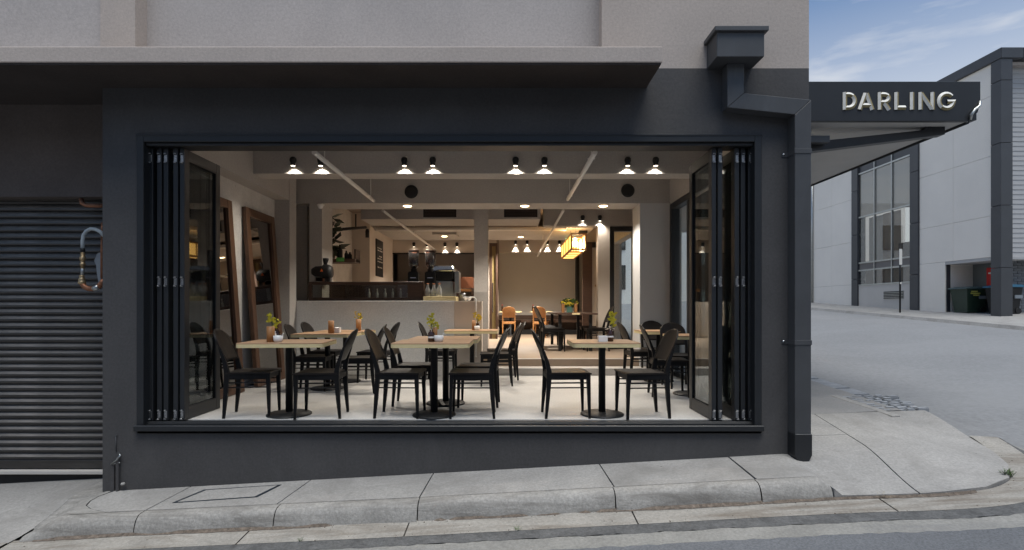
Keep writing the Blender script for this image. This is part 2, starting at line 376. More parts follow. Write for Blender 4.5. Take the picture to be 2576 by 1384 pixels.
# gutter slabs, one piece between each pair of joints
gut = thing('gutter', 'pale concrete gutter strip along the foot of the kerb', 'gutter', (0, 4.25, -.6)); gut['kind'] = 'structure'
for a, c in zip([-4.1, -2.15, -.80, .98, 3.02], [-2.15, -.80, .98, 3.02, 9]):
    i0 = idx_x(a); i1 = idx_x(c) if c < 5 else e_g
    g_ = strip(-.02, .235, .012, .004, i0, i1, 3, jag=0)
    def trim(co, i0=i0, i1=i1): return co
    row = 4; vs_ = g_.bm.verts; vs_.ensure_lookup_table(); n_ = len(vs_)
    for k in range(row):
        v0, v1 = vs_[k], vs_[row+k]; v0.co += (v1.co-v0.co).normalized()*.006
        v0, v1 = vs_[n_-row+k], vs_[n_-2*row+k]; v0.co += (v1.co-v0.co).normalized()*.006
    g_.build('gutter_slab', M_gutter, gut)
# dirt line under joints
struct(strip(-.10, .26, -.004, -.004, 0, e_g, 1).build('gutter_bed', M_joint))

# kerb stones
kerb = thing('kerb', 'rounded concrete kerb stepping down to the gutter', 'kerb', (0, 4.45, -.5)); kerb['kind'] = 'structure'
def kerb_piece(i0, i1, name='kerb_stone'):
    bb = MB(); prev = None
    prof = [(-.150, 0), (-.146, .0), (-.125, 0), (-.095, .015), (-.070, .05), (-.048, .13), (-.031, .27), (-.019, .45), (-.010, .66), (-.003, .86), (0, 1.0), (.003, 1.12)]
    rr = random.Random(i0)
    ph = [rr.uniform(0, 6) for _ in range(3)]
    for i in range(i0, i1+1):
        p, n = FP[i], FN[i]; row = []
        wob = .007*math.sin(i*.31+ph[0])+.004*math.sin(i*.9+ph[1])+.010*max(0, noise.noise(Vector((p.x*5, p.y*5, i0)))-.15)
        for o, dz in prof:
            sc = 1.0
            q = p+n*(o*sc+wob*min(1, dz*1.5)+(.0035*noise.noise(Vector((p.x*22, dz*7, i0+3.3))) if 0 < dz < 1 else 0))
            top = pav(*(p+n*-.15)); fz = roadz(p.x, p.y)+.006
            z = top+(fz-top)*dz
            if o < -.149: z -= .012
            row.append(bb.bm.verts.new((q.x, q.y, z)))
        if prev:
            for k in range(len(prof)-1): bb.bm.faces.new((prev[k], prev[k+1], row[k+1], row[k])).smooth = True
        prev = row
    m_ = len(prof); bb.bm.verts.ensure_lookup_table(); n_ = len(bb.bm.verts)
    for k in range(m_):
        for p_, q_ in ((k, m_+k), (n_-m_+k, n_-2*m_+k)):
            v0, v1 = bb.bm.verts[p_], bb.bm.verts[q_]; dd = (v1.co-v0.co); v0.co += dd.normalized()*.004
    return bb.build(name, M_kerb, kerb)
cuts = [-3.10, -1.96, -.75, .89, 2.08, 2.66]
flare_i = idx_x(-4.05)
ii = [flare_i]+[idx_x(x) for x in cuts]
for a, c in zip(ii, ii[1:]): kerb_piece(a+(0 if a == flare_i else 0), c-0)
# narrow crack fillers sit below; corner kerb strip
def patch(poly, name, material, parent, hf=pav, step=.12, gap=.006, thick=.09, lift=0):
    c = Vector((sum(p[0] for p in poly)/len(poly), sum(p[1] for p in poly)/len(poly)))
    area = sum(poly[i][0]*poly[(i+1) % len(poly)][1]-poly[(i+1) % len(poly)][0]*poly[i][1] for i in range(len(poly)))
    if area < 0: poly = poly[::-1]
    xs = [p[0] for p in poly]; ys = [p[1] for p in poly]
    bb = MB(); nx = max(1, int((max(xs)-min(xs))/step)); ny = max(1, int((max(ys)-min(ys))/step))
    vs = [[bb.bm.verts.new((min(xs)+(max(xs)-min(xs))*i/nx, min(ys)+(max(ys)-min(ys))*j/ny, 0)) for j in range(ny+1)] for i in range(nx+1)]
    for i in range(nx):
        for j in range(ny): bb.bm.faces.new((vs[i][j], vs[i+1][j], vs[i+1][j+1], vs[i][j+1]))
    for i in range(len(poly)):
        p, q = Vector(poly[i]), Vector(poly[(i+1) % len(poly)]); e = (q-p).normalized(); nrm = Vector((e.y, -e.x))
        pp = p-nrm*gap
        bmesh.ops.bisect_plane(bb.bm, geom=bb.bm.verts[:]+bb.bm.edges[:]+bb.bm.faces[:], plane_co=(pp.x, pp.y, 0), plane_no=(nrm.x, nrm.y, 0), clear_outer=True)
    be = [e for e in bb.bm.edges if e.is_boundary]
    for v in bb.bm.verts: v.co.z = hf(v.co.x, v.co.y)+lift
    r = bmesh.ops.extrude_edge_only(bb.bm, edges=be)
    for v in [g for g in r['geom'] if isinstance(g, bmesh.types.BMVert)]: v.co.z -= thick
    return bb.build(name, material, parent)

pv = thing('pavement', 'concrete pavement slabs in front of the cafe', 'pavement', (0, 4.8, -.5)); pv['kind'] = 'structure'
yk = 4.245
fl = .148
def ky(x):                                              # inner line of the kerb
    i = idx_x(x); return FP[i].y+fl
jx = [(-3.02, -3.10), (-1.88, -1.97), (-.715, -.755), (.86, .89), (2.085, 2.08)]     # joint x at the wall, x at the kerb
curve = [(-3.10, ky(-3.1)), (-3.45, ky(-3.45)+.01), (-3.64, 4.67), (-3.75, 4.76), (-3.80, 4.88), (-3.80, 4.98), (-3.74, 5.10)]
patch(curve+[(-3.02, 5.10)], 'concrete_slab', M_conc, pv)
for (a0, a1), (b0, b1) in zip(jx, jx[1:]):
    patch([(a1, ky(a1)), (b1, ky(b1)), (b0, 5.10), (a0, 5.10)], 'concrete_slab', M_conc, pv)
# flared end of the kerb beside the driveway
fi = [(-3.36, 4.582), (-3.46, 4.594), (-3.645, 4.676), (-3.757, 4.764), (-3.807, 4.88), (-3.807, 4.98), (-3.75, 5.11)]
fo = [(-3.75, 4.582), (-4.06, 4.582), (-4.11, 4.65), (-4.12, 4.75), (-4.135, 4.88), (-4.15, 4.98), (-4.19, 5.11)]
b = MB(); prev = None
for i in range(6*6+1):
    k = min(5, i//6); t = i/6-k; row = []
    p = Vector(fi[k]).lerp(Vector(fi[k+1]), t); q = Vector(fo[k]).lerp(Vector(fo[k+1]), t)
    for j in range(9):
        c = p.lerp(q, j/8); row.append(b.bm.verts.new((c.x, c.y, pav(c.x, c.y))))
    row.append(b.bm.verts.new((q.x-.002, q.y, pav(q.x, q.y)-.05)))
    if prev:
        for j in range(9): b.bm.faces.new((prev[j], prev[j+1], row[j+1], row[j])).smooth = True
    prev = row
b.build('flare_slab', M_kerb, pv)
patch([(-4.20, 5.112), (-3.84, 5.112), (-3.84, 5.70), (-4.22, 5.70)], 'flare_slab', M_kerb, pv, gap=.001, step=.1)
# corner slabs (dropped crossing)
def dl(y): return 3.335+.154*(y-4.345)
patch([(2.095, ky(2.08)+.006), (2.66, ky(2.62)+.002), (2.66, 5.594), (2.095, 5.594)], 'concrete_slab', M_conc, pv, step=.06, gap=.0005)
patch([(2.66, 4.384), (3.0, 4.368), (dl(4.358)-.006, 4.358), (dl(5.594)-.006, 5.594), (2.66, 5.594)], 'concrete_slab', M_conc, pv, step=.06, gap=.0005)
arc = [tuple(FP[i]-FN[i]*.012) for i in range(len(FP)) if FP[i].x > 3.42 and FP[i].y < 6.38]
patch([(dl(4.352), 4.352)]+arc[1::6]+[(4.97, 6.42), (dl(6.42), 6.42)], 'concrete_slab', M_conc, pv, step=.08)
patch([(2.84, 5.60), (dl(5.6), 5.60), (dl(6.42), 6.42), (2.84, 6.42)], 'concrete_slab', M_conc, pv, step=.2, gap=.003)
# asphalt footpath and bluestone edging in the side street
b = MB()
ys = [6.43+.5*i for i in range(7)]+[10, 12, 16, 20, 34]
for y0, y1 in zip(ys, ys[1:]):
    b.quad((2.82, y0, plane(2.82, y0)-.002), (4.72, y0, plane(4.72, y0)-.002), (4.70, y1, plane(4.70, y1)-.002), (2.82, y1, plane(2.82, y1)-.002))
struct(b.build('side_footpath', M_path))
be = thing('stone_edging', 'row of worn bluestone blocks edging the side street footpath', 'kerb', (4.85, 7, -.1)); be['kind'] = 'structure'
y = 7.35; k = 0
while y < 16:
    ln = random.uniform(.32, .55); rz = random.uniform(-.03, .03); xo = random.uniform(-.02, .02); zo = random.uniform(-.012, .008)
    b = MB().box(4.70+xo, 4.95+xo, y, y+ln-.018, -.12, 0, .012)
    b.build('kerb_stone', M_blue, be, fn=lambda c, zo=zo: Vector((c.x, c.y, c.z+plane(c.x, c.y)+zo)))
    y += ln
# cobbled patch beside the kerb
cp = thing('cobble_patch', 'rough patch of small broken cobbles at the pavement edge', 'paving', (4.7, 6.7, -.15)); cp['kind'] = 'structure'
yy = 6.45
while yy < 7.25:
    hh = random.uniform(.075, .11); x = 4.50+(yy-6.3)*-.02
    while x < 5.0:
        ww = random.uniform(.10, .17); z0 = random.uniform(-.004, .010)
        b = MB().box(x, x+ww-.014, yy, yy+hh-.014, -.08, 0, .012)
        b.build('cobble', M_blue, cp, fn=lambda c, z0=z0: Vector((c.x+.02*math.sin(c.y*40), c.y+.015*math.sin(c.x*30), c.z+plane(c.x, c.y)+z0)))
        x += ww
    yy += hh
b = MB().box(4.37, 4.47, 6.2, 7.3, -.1, .004, .006)
b.build('edge_strip', M_conc, cp, fn=lambda c: Vector((c.x+(7.3-c.y)*.05, c.y, c.z+plane(c.x, c.y))))
# dirt bed below all joints
b = MB()
bxs = [-4.1+.3*i for i in range(31)]
for x0, x1 in zip(bxs, bxs[1:]):
    for y0, y1 in ((4.52, 4.75), (4.75, 5.15)):
        if x0 < -3.5: continue
        b.quad(*[(x, y, pav(x, y)-(.022 if x0 < 2.1 else .06)) for x, y in ((x0, y0), (x1, y0), (x1, y1), (x0, y1))])
for y0, y1 in ((5.15, 5.6), (5.6, 6.0), (6.0, 6.5)):
    b.quad(*[(x, y, pav(x, y)-.06) for x, y in ((2.85, y0), (4.0, y0), (4.0, y1), (2.85, y1))])
    b.quad(*[(x, y, pav(x, y)-.075) for x, y in ((4.0, y0), (4.7, y0), (4.7, y1), (4.0, y1))])
struct(b.build('pavement_bed', M_joint))
# driveway
def drv(x, y): return plane(x, y)-.055-.075*sst(5.2, 4.45, y)
b = MB(); xs = [-7.5+.2*i for i in range(18)]; ysd = [4.38+.12*i for i in range(14)]
for x0, x1 in zip(xs, xs[1:]):
    for y0, y1 in zip(ysd, ysd[1:]):
        b.quad(*[(x, y, drv(x, y)-.003) for x, y in ((x0, y0), (x1, y0), (x1, y1), (x0, y1))])
bmesh.ops.remove_doubles(b.bm, verts=b.bm.verts, dist=1e-4)
struct(b.build('driveway', M_conc))
b = MB()
for x0, x1 in ((-7.5, -5.8), (-5.8, -4.098)):
    b.quad(*[(x, y, drv(x, 4.4)+.002-(4.38-y)*.03) for x, y in ((x0, 4.14), (x1, 4.14), (x1, 4.39), (x0, 4.39))])
struct(b.build('driveway_gutter', M_gutter))
b = MB()
for x0, x1 in ((-7.5, -6), (-6, -4.1)):
    b.quad(*[(x, y, roadz(x, y)+.003) for x, y in ((x0, 4.06), (x1, 4.06), (x1, 4.2), (x0, 4.2))])
struct(b.build('driveway_bitumen', M_bitu))
# sandy dirt caught along the kerb foot
b = MB(); rr = random.Random(4); prev = None
for i in range(idx_x(-3.9), idx_x(3.9)):
    wv = .5+.5*math.sin(i*.083)+.35*math.sin(i*.21+1)+rr.uniform(-.25, .25); wd_ = max(0, wv-.2)*.02
    p, n = FP[i], FN[i]; row = []
    for o, h in ((-.004, .030), (.006, .020), (.012+wd_, .0135)):
        q = p+n*o; row.append(b.bm.verts.new((q.x, q.y, roadz(q.x, q.y)+h*(1 if wv > .1 else .3))))
    if prev:
        for k in range(2): b.bm.faces.new((prev[k], prev[k+1], row[k+1], row[k])).smooth = True
    prev = row
tag(b.build('gutter_dirt', mat('sandy_dirt', (.125, .10, .08), .95, .5, 30, .8, 90, fine=.3)), None, None, None, 'stuff')
# access cover in the slab
cv = [(-2.95, 4.705), (-2.22, 4.735), (-2.12, 5.005), (-2.83, 4.985)]
cov = thing('access_cover', 'rectangular concrete filled access cover with dark steel frame in the pavement', 'access cover', (-2.55, 4.85, plane(-2.55, 4.85)))
def ring(poly, wd):
    c = Vector((sum(p[0] for p in poly)/4, sum(p[1] for p in poly)/4)); return [tuple(Vector(p)+(c-Vector(p)).normalized()*wd) for p in poly]
inn = ring(cv, .028); b = MB()
for i in range(4):
    q = [cv[i], cv[(i+1) % 4], inn[(i+1) % 4], inn[i]]
    b.prism(q, 'z', -.03, .005)
b.build('frame', M_cover, cov, fn=lambda c: Vector((c.x, c.y, c.z+plane(c.x, c.y))))
patch(inn, 'infill', M_conc, cov, hf=plane, step=.2, gap=.004, thick=.02, lift=.0045)
# weeds
def weed(name, label, loc, n, h, spread, mats):
    b = MB(); rr = random.Random(int(loc[0]*100))
    for k in range(n):
        a = rr.uniform(0, 6.28); l = rr.uniform(.5, 1)*h; t = rr.uniform(.2, 1)*spread
        p = Vector((rr.uniform(-.3, .3)*spread, rr.uniform(-.3, .3)*spread, 0)); d = Vector((math.cos(a)*t, math.sin(a)*t, l)); s = Vector((-math.sin(a), math.cos(a), 0))*l*.09
        b.quad(Vector(loc)+p-s*.5, Vector(loc)+p+s*.5, Vector(loc)+p+d*.6+s, Vector(loc)+p+d)
    return tag(b.build(name, mats), label, 'weed')
weed('weed', 'tuft of green weed growing at the outer corner kerb', (4.33, 4.66, roadz(4.33, 4.66)+.02), 46, .07, .09, M_green)
weed('weed', 'tiny green weed in the gutter joint near the driveway', (-1.62, 4.17, roadz(-1.62, 4.17)+.005), 16, .03, .03, M_green)
weed('weed', 'tiny yellow green weed at the bitumen edge below the middle table', (.07, 4.16, roadz(.07, 4.16)+.005), 18, .03, .05, M_green)
weed('weed', 'tuft of dry straw weed where the kerb ends at the crossing', (3.05, 4.36, roadz(3.05, 4.36)+.015), 22, .04, .08, M_signt)

# ------------------------------------------------------------------ cafe building shell
cafe = thing('cafe_building', 'two storey cafe building with charcoal ground floor and warm grey rendered upper wall', 'building', (0, FY, -.5))
OX0, OX1, OZ0, OZ1 = XX(345, FY), XX(1915, FY), -.06, ZZ(340, FY)       # opening outline
FX0, FX1 = XX(258, FY), XX(2035, FY)                                    # facade edges
PT = ZZ(172, FY)                                                        # top of dark paint
WT = .22                                                                # wall thickness
b = MB()
b.box(FX0, OX0, FY, FY+WT, -1.5, 3.19); b.box(OX1, FX1, FY, FY+WT, -1.5, PT)
b.box(OX0, OX1, FY, FY+WT, OZ1, 3.19); b.box(OX0, OX1, FY, FY+WT, -1.5, OZ0-.04)
b.box(XX(1667, 4.6)-.02, OX1, FY, FY+WT, 3.19, PT)
b.build('front_wall', M_dark, cafe)
RX0, RX1 = XX(340, FY), XX(1514, FY)
b = MB()
b.box(RX1, FX1, FY, FY+.35, PT, 8)
b.box(RX1, XX(1667, 4.6)-.02, FY, FY+.35, 3.30, PT)
b.build('upper_wall', M_beige, cafe)
MB().box(FX0-.02, RX0, FY, FY+.35, 3.30, 8).build('upper_pilaster', M_beige, cafe)
MB().box(RX0, RX1, FY+.17, FY+.35, 3.30, 8).build('recessed_panel', M_greyr, cafe)
MB().box(-8, FX0-.02, FY+.035, FY+.35, 3.30, 8).build('recessed_panel', M_greyr, cafe)
# canopy ledge with sloping free end
cz0, cz1, cy0 = 3.19, ZZ(117, 4.60), 4.60
b = MB(); b.box(-8, XX(1667, 4.60), cy0, FY+.17, cz0+.01, cz1, .006); b.build('canopy_ledge', M_beige, cafe)
b = MB(); b.box(-8, XX(1667, 4.60)-.012, cy0+.012, 5.6, cz0-.006, cz0+.012); b.build('canopy_soffit', M_soffit, cafe)
# opening frame
fr = MB()
fw = .066
fr.box(OX0, OX0+fw, FY-.012, FY+.16, OZ0, OZ1, .004); fr.box(OX1-fw, OX1, FY-.012, FY+.16, OZ0, OZ1, .004)
fr.box(OX0+fw, OX1-fw, FY-.012, FY+.16, OZ1-fw, OZ1, .004)
fr.box(OX0-.004, OX1+.004, FY-.018, FY-.003, OZ1-.012, OZ1+.006, .003)
fr.box(OX0+fw+.001, OX1-fw-.001, FY+.02, FY+.20, OZ1-fw-.028, OZ1-fw-.001, .003)
frm = fr.build('opening_frame', M_frame, cafe)
b = MB(); b.box(OX0-.01, OX1+.01, FY-.045, FY-.002, -.072, -.018, .006); b.box(OX0-.006, OX1+.006, FY-.0015, FY+.03, -.075, -.024, .003)
b.build('sill', M_frame, cafe)
b = MB(); b.box(OX0+fw, OX1-fw, FY+.032, FY+.155, -.075, -.006, .004); b.box(OX0+fw, OX1-fw, FY+.055, FY+.075, -.007, .002, .002)
b.build('door_track', M_frame, cafe)
# side wall to the side street, with two window openings
SW0, SW1 = 2.66, FX1
b = MB()
b.box(SW0, SW1, FY+WT, 5.75, -1.2, 3.45); b.box(SW0, SW1, 5.75, 8.86, 2.80, 3.45); b.box(SW0, SW1, 5.75, 8.86, -1.2, -.03)
b.box(SW0, SW1, 8.86, 11.15, -1.2, 3.45); b.box(SW0, SW1, 11.15, 13.9, 2.72, 3.45); b.box(SW0, SW1, 11.15, 13.9, -1.2, .2); b.box(SW0, SW1, 13.9, 18.2, -1.2, 3.45)
b.build('side_wall', M_plas, cafe)
b = MB(); b.box(SW0, SW1, FY+.35, 18.2, 3.45, 8); b.build('upper_side_wall', M_beige, cafe)
b = MB(); b.box(-8, SW1, FY+.1, 18.3, 7.9, 8.05); b.build('roof', M_greyr, cafe)
b = MB(); b.box(-8, SW1, 18.0, 18.2, -1.5, 8); b.build('rear_wall', M_greyr, cafe)
# garage bay on the left
GY = 5.52
b = MB(); b.box(-8, FX0, GY, GY+.22, ZZ(495, GY), 3.185); b.box(-8, FX0, GY, GY+.30, 3.186, 3.30); b.build('garage_lintel', mat('brown_lintel_render', (.12, .10, .09), .9, .12, 1.5, .4, 40, spec=.2, fine=.12), cafe)
b = MB(); b.box(FX0-.001, FX0+.10, FY+WT, 6.2, -1.5, 3.185); b.box(-8.2, -8, FY, 18.2, -1.5, 8); b.build('party_wall', M_soffit, cafe)
gz = ZZ(1177, 5.68)
sh = thing('roller_shutter', 'closed dark steel roller shutter on the garage beside the cafe', 'shutter', (-5.5, 5.68, gz))
zt = ZZ(495, GY)+.2; pitch = .0728; nsl = int((zt-gz-.09)/pitch); slat = None
for k in range(nsl):
    z = gz+.09+k*pitch
    if slat is None:
        pr = [(0, 0), (-.012, .003), (-.022, .010), (-.026, .020), (-.024, .031), (-.017, .044), (-.008, .055), (.000, .061), (.006, .064), (.006, .0722), (.014, .0722), (.014, 0)]
        bb = MB(); bb.prism([(u, v) for u, v in pr], 'x', -8+5.5, FX0+5.5)
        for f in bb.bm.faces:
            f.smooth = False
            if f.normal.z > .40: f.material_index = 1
        slat = bb.build('slat', [M_slat, M_slathi]); slat.parent = sh; slat.location = (0, 0, z-gz)
    else:
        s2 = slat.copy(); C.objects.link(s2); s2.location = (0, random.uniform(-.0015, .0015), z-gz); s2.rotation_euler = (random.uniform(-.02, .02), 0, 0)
b = MB(); b.box(-8, FX0-.002, 5.655, 5.71, gz, gz+.092, .006); b.build('bottom_rail', M_slat, sh)
b = MB(); b.box(-8, FX0-.003, 5.61, 5.95, gz-.05, gz-.012, .004)
o = b.build('threshold', M_light, sh)
b = MB(); b.box(-8, FX0-.004, 5.66, 6.0, -1.2, gz-.048); b.build('threshold_base', M_blk, sh)

# gas pipe on the corner
gp = thing('gas_pipe', 'looped gas pipe with grey hose and copper elbow at the charcoal wall edge', 'pipe', (-4.05, 5.32, 1.5))
def PT2(px, py, d=5.34): return W(px, py, d)
hp = [PT2(262, 594), PT2(252, 583), PT2(240, 577), PT2(228, 576), PT2(217, 582), PT2(210, 592), PT2(208, 606), PT2(208, 628)]
MB().tube(hp, .0175, 10).build('hose', M_hose, gp)
MB().lathe([(.022, 0), (.022, .03)], PT2(208, 633), 12).build('clamp', M_blk, gp)
b = MB(); c0 = PT2(208, 668)
b.lathe([(.017, -.03), (.017, .0), (.024, .0), (.024, .022), (.018, .024), (.018, .05), (.026, .05), (.026, .085), (.020, .088), (.020, .13)], c0, 10); b.build('fitting', M_brass, gp)
MB().tube([PT2(208, 672), PT2(207, 694)], .0155, 10).build('steel_pipe', M_steel, gp)
b = MB(); b.lathe([(.03, -.06), (.034, -.045), (.034, -.035), (.027, -.03), (.031, -.015), (.025, 0), (.019, .01), (.024, .02), (.018, .03)], PT2(206, 700), 12); b.build('union', M_brass, gp)
MB().tube([PT2(205, 702), PT2(206, 712), PT2(212, 721), PT2(222, 726), PT2(236, 727), PT2(248, 722), PT2(255, 714), PT2(262, 704)], .026, 10).build('elbow', M_copper, gp)
MB().tube([PT2(236, 727), PT2(250, 722)], .029, 10).build('collar', M_steel, gp)
MB().tube([PT2(256, 700, 5.4), PT2(256, 640, 5.4), PT2(257, 600, 5.4), PT2(257, 560, 5.4)], .012, 8).build('riser', M_copper, gp)
b = MB()
b.prism([(u.x, u.z) for u in [PT2(p, q, 5.42) for p, q in ((240, 655), (244, 648), (246, 640), (252, 636), (257, 638), (257, 722), (251, 712), (247, 690), (245, 668), (243, 664))]], 'y', 5.40, 5.44, .003)
b.build('meter_cover', M_meter, gp)
b = MB(); b.tube([W(205, 500, 5.56), W(207, 512, 5.56), W(218, 517, 5.56), W(262, 518, 5.56)], .022, 10)
tag(b.build('conduit', M_copper), 'brown conduit elbow under the garage lintel', 'pipe')
# broken conduit on the lower left of the wall
cb = thing('wall_conduit', 'broken dark conduit and bent bracket at the lower left wall corner', 'conduit', (-3.75, 5.08, -.55))
b = MB(); b.box(XX(296, FY), XX(303, FY), FY-.03, FY-.001, plane(-3.7, FY)-.01, ZZ(1150, FY), .004); b.box(XX(279, FY), XX(290, FY), FY-.018, FY-.001, plane(-3.7, FY)-.01, ZZ(1168, FY), .003)
b.build('channel', M_dark, cb)
b = MB(); b.tube([W(280, 1167, FY-.02), W(293, 1158, FY-.035), W(303, 1145, FY-.03), W(298, 1140, FY-.012)], .007, 6); b.tube([W(279, 1168, FY-.02), W(302, 1164, FY-.02)], .005, 6)
b.build('bracket', M_steel, cb)
b = MB(); b.tube([W(291, 1096, FY-.006), W(292, 1138, FY-.008)], .004, 6); b.tube([W(289, 1096, FY-.01), W(296, 1094, FY-.008)], .004, 6); b.build('wire', M_pipe, cb)
b = MB(); b.lathe([(.018, -.012), (.02, 0), (.012, .01), (.008, .006)], W(309, 1217, FY-.03), 8); b.build('pipe_end', M_conc, cb)

# rainwater hopper and downpipe
dp = thing('downpipe', 'slate painted square downpipe with rain hopper at the cafe corner', 'downpipe', (2.7, FY, -.3))
hx0, hx1, hz0, hz1, hy = XX(1804, 4.842), XX(1923, 4.842), ZZ(142.6, 4.842), ZZ(80, 4.842), 4.842
b = MB(); b.box(hx0, hx1, hy, FY-.001, hz0, hz1, .004); b.build('hopper', M_pipe, dp)
b = MB(); b.box(hx0-.028, hx1+.03, hy-.028, FY-.001, hz1-.002, hz1+.042, .005); b.build('hopper_rim', M_pipe, dp)
py0, py1 = 4.97, FY-.002
x0, x1 = XX(1830, py0), XX(1872, py0); X0, X1 = XX(2000, py0), XX(2041, py0)
zl0, zl1, zr0, zr1 = ZZ(270, py0), ZZ(234, py0), ZZ(288, py0), ZZ(251, py0)
b = MB(); b.prism([(x0, hz0-.001), (x0, zl0), (x1, zl1), (x1, hz0-.001)], 'y', py0, py1, .004); b.build('upper_pipe', M_pipe, dp)
b = MB(); b.prism([(x0+.0015, zl0-.001), (X0, zr0), (X1, zr1), (x1+.001, zl1-.001)], 'y', py0+.001, py1, .004); b.build('cross_pipe', M_pipe, dp)
gb = ZZ(1093, py0)
b = MB(); b.prism([(X0, gb), (X0, zr0-.0015), (X1-.0005, zr1-.0015), (X1-.0005, gb)], 'y', py0, py1, .004); b.build('lower_pipe', M_pipe, dp)
gnd = pav(2.72, 4.95)
b = MB(); b.prism([(X0-.004, gb+.004), (X0-.004, gnd+.05), (X0+.03, gnd-.01), (X1-.03, gnd-.012), (X1+.006, gnd+.06), (X1+.006, gb+.004)], 'y', py0-.008, py1, .005); b.build('shoe', M_frame, dp)
for py in (380, 862):
    z = ZZ(py, py0)
    b = MB(); b.box(X0-.004, X1+.004, py0-.005, py0-.0005, z-.022, z+.022, .0015)
    b.box(X0-.005, X0-.0005, py0-.004, FY-.001, z-.022, z+.022); b.box(X0-.06, X0-.0045, FY-.006, FY-.001, z-.022, z+.022)
    s_ = b.build('strap', M_pipe, dp)
    MB().lathe([(.011, 0), (.011, .006), (.0, .009)], (0, 0, 0), 8, M=Matrix.Translation((X0-.042, FY-.006, z+.004)) @ Matrix.Rotation(R(90), 4, 'X')).build('bolt', M_chrome, s_)

# ------------------------------------------------------------------ bifold doors
LZ0, LZ1 = .004, OZ1-fw-.032
LD0, LD1 = 5.185, 5.83
def hinge_mb(x, y, z, side, tall=.075):
    b = MB()
    b.box(x-.013, x+.013, y-.003, y, z-tall*.45, z+tall*.45, .001)
    b.tube([(x-.014*side, y-.006, z+.035), (x-.005*side, y-.022, z+.042), (x+.012*side, y-.012, z+.044)], .0045, 6)
    b.tube([(x-.014*side, y-.006, z-.035), (x-.005*side, y-.022, z-.042), (x+.012*side, y-.012, z-.044)], .0045, 6)
    for k in range(4): b.lathe([(.0045, 0), (0, .004)], (0, 0, 0), 6, M=Matrix.Translation((x-.010*side+.008*(k % 2)*side, y-.004, z-.024+.016*k)) @ Matrix.Rotation(R(90), 4, 'X'))
    return b
def bifold(xs, side, label):
    root = thing('bifold_door', label, 'bifold door', (xs[-1], 5.2, 0), 'folded door stacks at the cafe opening')
    t = .044
    for k, x in enumerate(xs):
        dy = random.uniform(-.004, .006)
        a0, a1 = LD0+dy, LD1+dy
        b = MB(); st_, rl, rb = .072, .095, .112
        b.box(x-t/2, x+t/2, a0, a0+st_, LZ0, LZ1, .003); b.box(x-t/2, x+t/2, a1-st_, a1, LZ0, LZ1, .003)
        b.box(x-t/2+.0005, x+t/2-.0005, a0+st_, a1-st_, LZ1-rl, LZ1-.001, .003); b.box(x-t/2+.0005, x+t/2-.0005, a0+st_, a1-st_, LZ0+.001, LZ0+rb, .003)
        lf = b.build('door_leaf', M_frame, root)
        b = MB()
        for s in (-1, 1):
            xx = x+s*(t/2-.006)
            b.box(xx-.005, xx+.005, a0+st_, a0+st_+.012, LZ0+rb, LZ1-rl); b.box(xx-.005, xx+.005, a1-st_-.012, a1-st_, LZ0+rb, LZ1-rl)
            b.box(xx-.005, xx+.005, a0+st_+.012, a1-st_-.012, LZ0+rb, LZ0+rb+.012); b.box(xx-.005, xx+.005, a0+st_+.012, a1-st_-.012, LZ1-rl-.012, LZ1-rl)
        b.build('glazing_bead', M_frame, lf)
        MB().box(x-.003, x+.003, a0+st_+.001, a1-st_-.001, LZ0+rb+.001, LZ1-rl-.001).build('glass', M_glass, lf)
        for z in ((LZ0+.06), ZZ(709, 5.19), LZ1-.10):
            if k == len(xs)-1 and z > 1 and z < 2: continue
            hinge_mb(x, a0-.0005, z, side).build('hinge', M_hinge, lf)
    return root
bifold([XX(p, 5.19) for p in (458, 442, 417.5, 401, 380)], 1, 'stack of five folded black glazed door leaves beside the shutter end of the opening')
bifold([XX(p, 5.19) for p in (1795.5, 1811, 1853, 1869.5, 1888)], -1, 'stack of five folded black glazed door leaves beside the square downpipe')

# ------------------------------------------------------------------ interior shell
YI = FY+WT
XL, XR = -3.65, SW0
struct(MB().box(XL-.2, XR+.02, FY+.157, 9.2, -.35, 0).build('floor', M_floor))
b = MB(); b.box(-.85, XR+.01, 8.63, 8.94, -.02, .118, .006); struct(b.build('lower_step', M_step))
b = MB(); b.box(-.85, XR+.01, 8.94, 18, -.02, .24, .006); b.box(-3.7, -.85, 8.9, 18, -.02, .24)
struct(b.build('raised_floor', M_rfloor))
struct(MB().box(-.85, XR, 8.627, 8.645, .112, .1215, .002).box(-.85, XR, 8.937, 8.955, .234, .2435, .002).build('step_nosing', M_ceram))
ZC = 3.22
struct(MB().box(XL-.2, XR+.1, YI-.02, 9.2, ZC, ZC+.1).build('ceiling', M_light))
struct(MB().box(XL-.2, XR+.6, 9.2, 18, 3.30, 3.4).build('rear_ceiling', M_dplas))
struct(MB().box(XL-.2, XR+.1, YI-.001, YI+.03, OZ1, ZC).build('head_wall', M_plas))
struct(MB().box(XL-.25, XL, FY+WT, 12.6, -.05, 3.4).build('wall_left', M_mirw))
struct(MB().box(XL, -3.425, YI, 8.36, 2.77, ZC-.001).build('bulkhead_left', M_plas))
struct(MB().box(XL-.01, OX0+.001, YI, YI+.02, -.01, 2.77).box(OX1, XR, YI, YI+.02, -.01, ZC).build('wall_front', M_plas))
struct(MB().box(XL, -3.415, 8.36, 8.62, 0, ZC).build('pilaster', M_plas))
struct(MB().box(-3.424, XR+.001, 7.19, 7.48, 2.89, ZC+.001).build('front_beam', M_plas))
struct(MB().box(-3.64, XR+.002, 8.88, 9.42, 2.82, 3.31).build('portal_beam', M_plas))
struct(MB().box(2.17, XR+.003, 8.88, 9.40, .0, 2.821).build('portal_column', M_colw))
struct(MB().box(-3.30, -3.09, 8.88, 9.40, 0, 2.821).box(-3.64, -3.42, 9.1, 9.40, 0, 2.821).build('portal_pier', M_plas))
